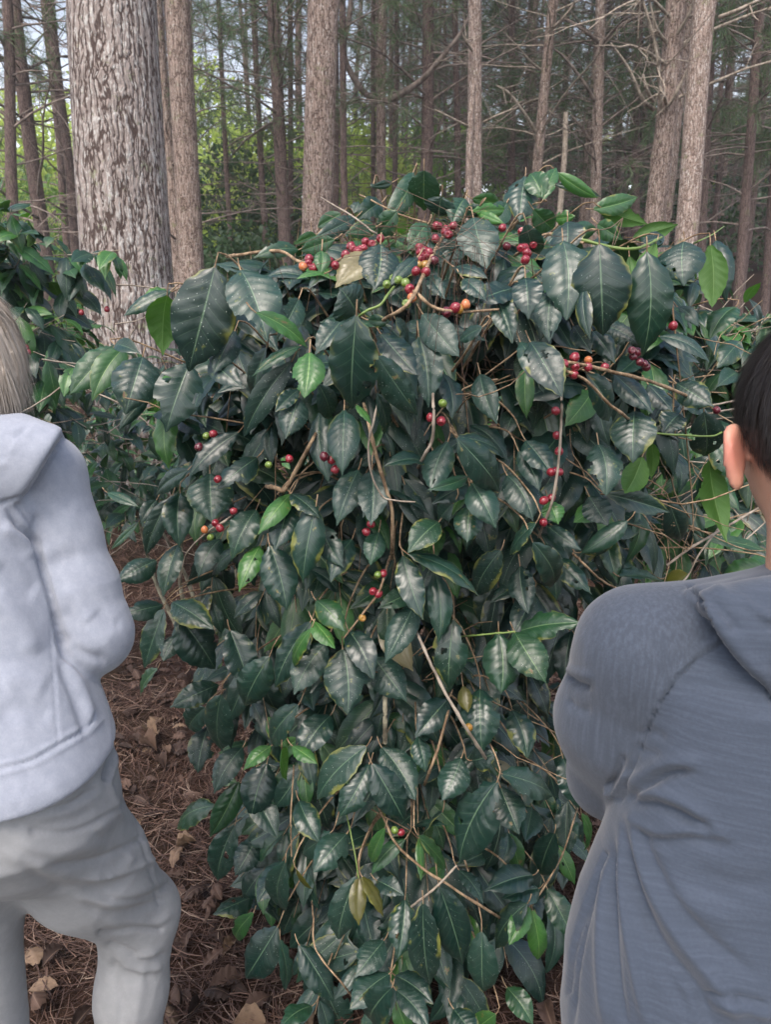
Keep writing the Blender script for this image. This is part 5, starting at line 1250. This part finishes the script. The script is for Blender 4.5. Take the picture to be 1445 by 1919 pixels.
flow = nrm(np.array([0, 0, -1.0]) - (N*np.array([0, 0, -1.0])).sum(1, keepdims=True)*N)
V2, F2, rn = strands(V, N, flow, 9000, .07, .0006, rp, droop=.9); hw_.add(V2, F2, rnd=rn)
hw_.build('hair', M['blonde_hair'], pw, BW)
def face_bits(root, c, R, base, iris=(.05, .03, .02)):
    a = Acc()
    for s in (-1, 1):
        V, F = mesh_sdf(lambda p: np.linalg.norm(p-(c+R@np.array([s*.031, .0745, .004])), axis=1)-.0122, c+R@np.array([s*.031, .0745, .004])-.02, c+R@np.array([s*.031, .0745, .004])+.02, .003)
        mk('eye', V, F, M['eye'], root, base)
face_bits(pw, hc, Rw, BW)

# ---- person on the right: dark haired, slate hooded top
ms = px_stack([(1130, 1520, 230, .80, .10), (1180, 1515, 285, .79, .115), (1260, 1508, 315, .775, .125), (1400, 1500, 322, .755, .13), (1500, 1492, 330, .74, .13), (1600, 1480, 348, .725, .13), (1700, 1462, 372, .71, .135),
               (1800, 1448, 384, .70, .14), (1919, 1436, 382, .69, .145), (2100, 1430, 360, .68, .145)])
sm_, em_ = P(1208, 1228, .80), P(1140, 1452, .86); wm_ = em_+np.array([.10, .20, .03])
mirM = 2*P(1515, 1200, .79)[0]; mm = lambda p: np.array([mirM-p[0], p[1], p[2]])
smL, emL, wmL = mm(sm_), mm(em_), mm(wm_)+[0, .02, .03]
hm = P(1530, 812, .82); Rm = rotm([.16, 1, -.28])
nk = P(1540, 1165, .80)
HEMM = .70
hA = P(1292, 1108, .72); hN = nrm(np.cross(P(1447, 1316, .70)-CAM, hA-CAM)); hN = hN*np.sign(-hN[0])
def top_m(p):
    d = stack(p, ms, 2.25)
    for a, b, ra, rb in ((sm_, (sm_+em_)/2+[-.012, -.01, .0], .078, .072), ((sm_+em_)/2+[-.012, -.01, .0], em_, .072, .048), (em_, wm_, .050, .036), (nk, sm_, .075, .074),
                         (smL, emL, .078, .05), (emL, wmL, .05, .036), (nk, smL, .075, .074)):
        d = smin(d, cap(p, a, b, ra, rb), .022)
    hd = ell(p, P(1535, 1238, .725), (.190, .060, .097)); hd = smax(hd, (p-hA)@hN, .012)
    d = smin(d, hd, .006)                       # hood lying on the back, its edge running down from the shoulder
    d = smin(d, cap(p, P(1312, 1122, .765), P(1480, 1112, .79), .012, .026), .012)
    d = smax(d, HEMM-p[:, 2], .01)
    return smax(d, -cap(p, hm+Rm@np.array([0, -.02, -.10]), hm, .066, .072), .008)
V, F = mesh_sdf(top_m, [.12, .50, .66], [.84, 1.12, 1.42], .0042)
V = V + vnormals(V, F)*(fbm(V*np.array([9, 9, 9]), 53, 3)*.0028)[:, None]
mfold = [
    ([(1356, 1203), (1318, 1228), (1282, 1260), (1248, 1305), (1222, 1350), (1202, 1395), (1186, 1440), (1172, 1478), (1160, 1500)], 2.6, -.0045),
    ([(1350, 1198), (1312, 1222), (1276, 1254), (1242, 1299), (1216, 1344), (1196, 1390), (1180, 1436)], 5, .0025),
    ([(1294, 1100), (1318, 1140), (1338, 1175), (1357, 1203), (1385, 1240), (1415, 1275), (1450, 1318)], 4, -.010),
    ([(1305, 1102), (1335, 1150), (1365, 1195), (1400, 1235), (1450, 1285)], 14, .006), ([(1310, 1112), (1345, 1140), (1372, 1165), (1386, 1188)], 8, -.006), ([(1330, 1100), (1370, 1120), (1420, 1150), (1455, 1165)], 12, .006),
    ([(1360, 1110), (1410, 1150), (1455, 1180)], 8, -.004),
    ([(1062, 1266), (1080, 1282), (1108, 1292)], 6, -.007), ([(1060, 1250), (1085, 1262), (1110, 1268)], 7, .004), ([(1062, 1310), (1082, 1328), (1110, 1335)], 9, -.004),
    ([(1137, 1478), (1150, 1465), (1162, 1440), (1170, 1415)], 6, -.008), ([(1139, 1480), (1152, 1490), (1162, 1478), (1174, 1450)], 5, .009),
    ([(1165, 1500), (1200, 1480), (1245, 1452), (1300, 1445)], 9, -.010), ([(1175, 1480), (1215, 1448), (1260, 1430), (1320, 1432)], 14, .006),
    ([(1170, 1505), (1215, 1505), (1260, 1518), (1310, 1545), (1340, 1565)], 10, -.009), ([(1180, 1492), (1230, 1488), (1280, 1505), (1330, 1535)], 13, .008),
    ([(1175, 1520), (1200, 1545), (1240, 1560), (1300, 1555), (1370, 1565)], 11, .006), ([(1190, 1560), (1240, 1575), (1310, 1575), (1380, 1590)], 10, -.005),
    ([(1170, 1520), (1180, 1600), (1205, 1690), (1250, 1780), (1310, 1860), (1340, 1930)], 12, -.008), ([(1172, 1510), (1195, 1600), (1225, 1680), (1275, 1760), (1340, 1840), (1400, 1930)], 14, .008),
    ([(1185, 1530), (1220, 1610), (1270, 1690), (1330, 1760), (1420, 1830)], 11, -.006), ([(1165, 1530), (1164, 1620), (1172, 1720), (1190, 1820), (1215, 1930)], 10, .007),
    ([(1158, 1560), (1150, 1650), (1152, 1760), (1160, 1850), (1175, 1930)], 9, -.007), ([(1140, 1620), (1128, 1700), (1125, 1800), (1135, 1930)], 10, .006),
    ([(1125, 1640), (1105, 1700), (1090, 1760), (1078, 1830), (1072, 1930)], 6, -.007), ([(1135, 1600), (1112, 1660), (1090, 1720), (1072, 1790), (1064, 1860)], 3.5, -.006),
    ([(1200, 1700), (1240, 1800), (1290, 1900)], 13, -.005), ([(1320, 1862), (1370, 1868), (1445, 1885)], 6, -.006), ([(1330, 1880), (1400, 1890), (1450, 1905)], 10, .005),
    ([(1190, 1400), (1215, 1410), (1240, 1412)], 6, -.003), ([(1188, 1378), (1220, 1372), (1250, 1385)], 7, -.003), ([(1230, 1650), (1300, 1700), (1380, 1730)], 22, .004), ([(1300, 1640), (1380, 1660), (1450, 1655)], 25, -.004)]
V = folds(V, F, mfold)
# sleeves are cut separately: split the faces along the raglan seam
cen = V[F].mean(1); q = proj(cen); seam = np.array([(1356, 1203), (1318, 1228), (1282, 1260), (1248, 1305), (1222, 1350), (1202, 1395), (1186, 1440), (1172, 1478), (1162, 1500), (1150, 1520)], float)
sx_ = np.interp(q[:, 1], seam[:, 1], seam[:, 0]); arm_x = (sm_[0]+.005)
isl = (q[:, 0] < sx_) & (q[:, 1] < 1512) & (cen[:, 0] < nk[0]-.02) & (q[:, 1] > 1080) & (q[:, 0] < np.interp(q[:, 1], [1090, 1100, 1203], [1280, 1294, 1356]))
isl |= np.minimum(cap(cen, em_, wm_, .06, .05), cap(cen, emL, wmL, .06, .05)) < .01
BM = np.array([P(1450, 1919, .70)[0], .72, 0.0])
BM[2] = float(gz(BM[0], BM[1]))
hpM = hand_prims(wm_+nrm(wm_-em_)*.01, wm_-em_, [0, -.2, 1], 1) + hand_prims(wmL+nrm(wmL-emL)*.01, wmL-emL, [0, -.2, 1], -1)
tbm = [(x, y, z, rx-.03, ry-.03) for x, y, z, rx, ry in ms]
mh = np.array([P(1430, 1919, .69)[0], .74, .76])
hR, kR, aR = mh+[-.09, 0, 0], mh+[-.11, .06, -.36], np.array([mh[0]-.12, .70, .10])
hL2, kL2, aL2 = mh+[.09, 0, 0], mh+[.13, .04, -.36], np.array([mh[0]+.16, .68, .10])
def body_m(p):
    d = head_sdf(p, hm, Rm)
    d = smin(d, cap(p, hm+Rm@np.array([0, -.03, -.04]), nk, .054, .060), .02)
    d = smin(d, stack(p, tbm, 2.1), .03)
    e = limbs_body(p, [(sm_, em_, .05, .038), (em_, wm_, .038, .026), (wm_, wm_+nrm(wm_-em_)*.02, .026, .024), (smL, emL, .05, .038), (emL, wmL, .038, .026), (wmL, wmL+nrm(wmL-emL)*.02, .026, .024),
                       (hR, kR, .085, .056), (kR, aR, .055, .036), (hL2, kL2, .085, .056), (kL2, aL2, .055, .036), (aR, aR+[0, .15, -.055], .036, .03), (aL2, aL2+[0.02, .15, -.055], .036, .03)])
    d = smin(d, e, .025); h_ = np.full(len(p), 9.0); near_ = (np.linalg.norm(p-wm_, axis=1) < .26) | (np.linalg.norm(p-wmL, axis=1) < .26)
    if near_.any():
        q = p[near_]; g = None
        for a, b, ra, rb in hpM:
            e2 = cap(q, a, b, ra, rb); g = e2 if g is None else smin(g, e2, .004)
        h_[near_] = g
    return smin(d, h_, .008)
Vb, Fb = mesh_sdf(body_m, [.12, .48, -.02], [.86, 1.35, 1.62], .0045)
earc = hm + Rm@np.array([-.092, -.012, -.026])
pm = mk('person', Vb, Fb, M['skin'], None, BM, attrs={'flush': np.clip(1.35-np.linalg.norm((Vb-earc)/np.array([.03, .03, .036]), axis=1), 0, 1)})
tag(pm, 'person in slate blue hooded top with short black hair, seen from behind', 'person', 'people picking coffee cherries')
o = mk('hooded_top', V, F, M['slate_knit'], pm, BM); o.data.materials.append(M['slate_sleeve'])
o.data.polygons.foreach_set('material_index', isl.astype(np.int32))
def jeans(p):
    d = stack(p, [(mh[0], mh[1], mh[2]+.10, .14, .09), (mh[0], mh[1], mh[2], .16, .11), (mh[0], mh[1], mh[2]-.08, .15, .10)][::-1], 2.2)
    for a, b, ra, rb in ((hR, kR, .095, .07), (kR, aR+[0, 0, -.02], .07, .065), (hL2, kL2, .095, .07), (kL2, aL2+[0, 0, -.02], .07, .065)): d = smin(d, cap(p, a, b, ra, rb), .02)
    return smax(d, .065-p[:, 2], .006)
V, F = mesh_sdf(jeans, [.12, .48, .03], [.86, 1.0, 1.0], .008); mk('trousers', V, F, M['dark_denim'], pm, BM)
for an, dr in ((aR, (0, 1)), (aL2, (.1, 1))):
    V, F = mesh_sdf(lambda p: shoe(p, an, dr), [an[0]-.2, an[1]-.2, -.01], [an[0]+.2, an[1]+.3, .2], .006); V[:, 2] += float(gz(an[0], an[1])); mk('shoe', V, F, M['shoe'], pm, BM)
def hair_m(p):
    q = (p-hm)@Rm
    d = ell(q, (0, -.016, .034), (.082, .100, .094)); d = smin(d, ell(q, (0, -.060, -.025), (.060, .045, .060)), .03)
    d = smax(d, -ell(q, (0, .105, -.035), (.095, .062, .105)), .012)                 # face left free
    for s in (-1, 1): d = smax(d, -ell(q, (s*.085, .002, -.036), (.020, .026, .040)), .008)   # round the ears
    return smax(d, (-.088 - q[:, 2] + q[:, 1]*.25), .012)
V, F = mesh_sdf(hair_m, hm-.16, hm+.16, .0045); N = vnormals(V, F)
crown_ = hm + Rm@np.array([.01, -.03, .125]); away = V-crown_; flow = nrm(away - (away*N).sum(1, keepdims=True)*N)
th_ = np.arctan2((V-crown_)[:, 0], (V-crown_)[:, 1])
V = V + N*(vnoise(np.stack([th_*16, np.linalg.norm(away, axis=1)*14, 0*th_], -1), 4)*.0025)[:, None]
hm_ = Acc(); hm_.add(V, F, rnd=np.clip(.5+vnoise(np.stack([th_*30, np.linalg.norm(away, axis=1)*6, 0*th_], -1), 8), 0, 1))
V2, F2, rn = strands(V, N, flow, 26000, .030, .0006, rp, lift=.25, droop=.5); hm_.add(V2, F2, rnd=rn)
hm_.build('hair', M['black_hair'], pm, BM)
face_bits(pm, hm, Rm, BM)
# ------------------------------------------------------------------ haze between the trees
hb = [(-75, -22, -1.2), (75, 115, 40)]
V = np.array([[x, y, z] for x in (hb[0][0], hb[1][0]) for y in (hb[0][1], hb[1][1]) for z in (hb[0][2], hb[1][2])])
F = np.array([[0, 1, 3, 2], [4, 6, 7, 5], [0, 4, 5, 1], [2, 3, 7, 6], [0, 2, 6, 4], [1, 5, 7, 3]])
mh_ = bpy.data.materials.new('haze'); mh_.use_nodes = True; t_ = mh_.node_tree; t_.nodes.clear()
pv = t_.nodes.new('ShaderNodeVolumePrincipled'); pv.inputs['Color'].default_value = (.92, .95, 1, 1); pv.inputs['Density'].default_value = .0022; pv.inputs['Anisotropy'].default_value = .2
ov = t_.nodes.new('ShaderNodeOutputMaterial'); t_.links.new(pv.outputs[0], ov.inputs['Volume'])
hz = mk('haze', V, F, mh_, smooth=False); tag(hz, 'thin pale haze hanging between the pines', kind='stuff')
C.cycles.volume_bounces = 1
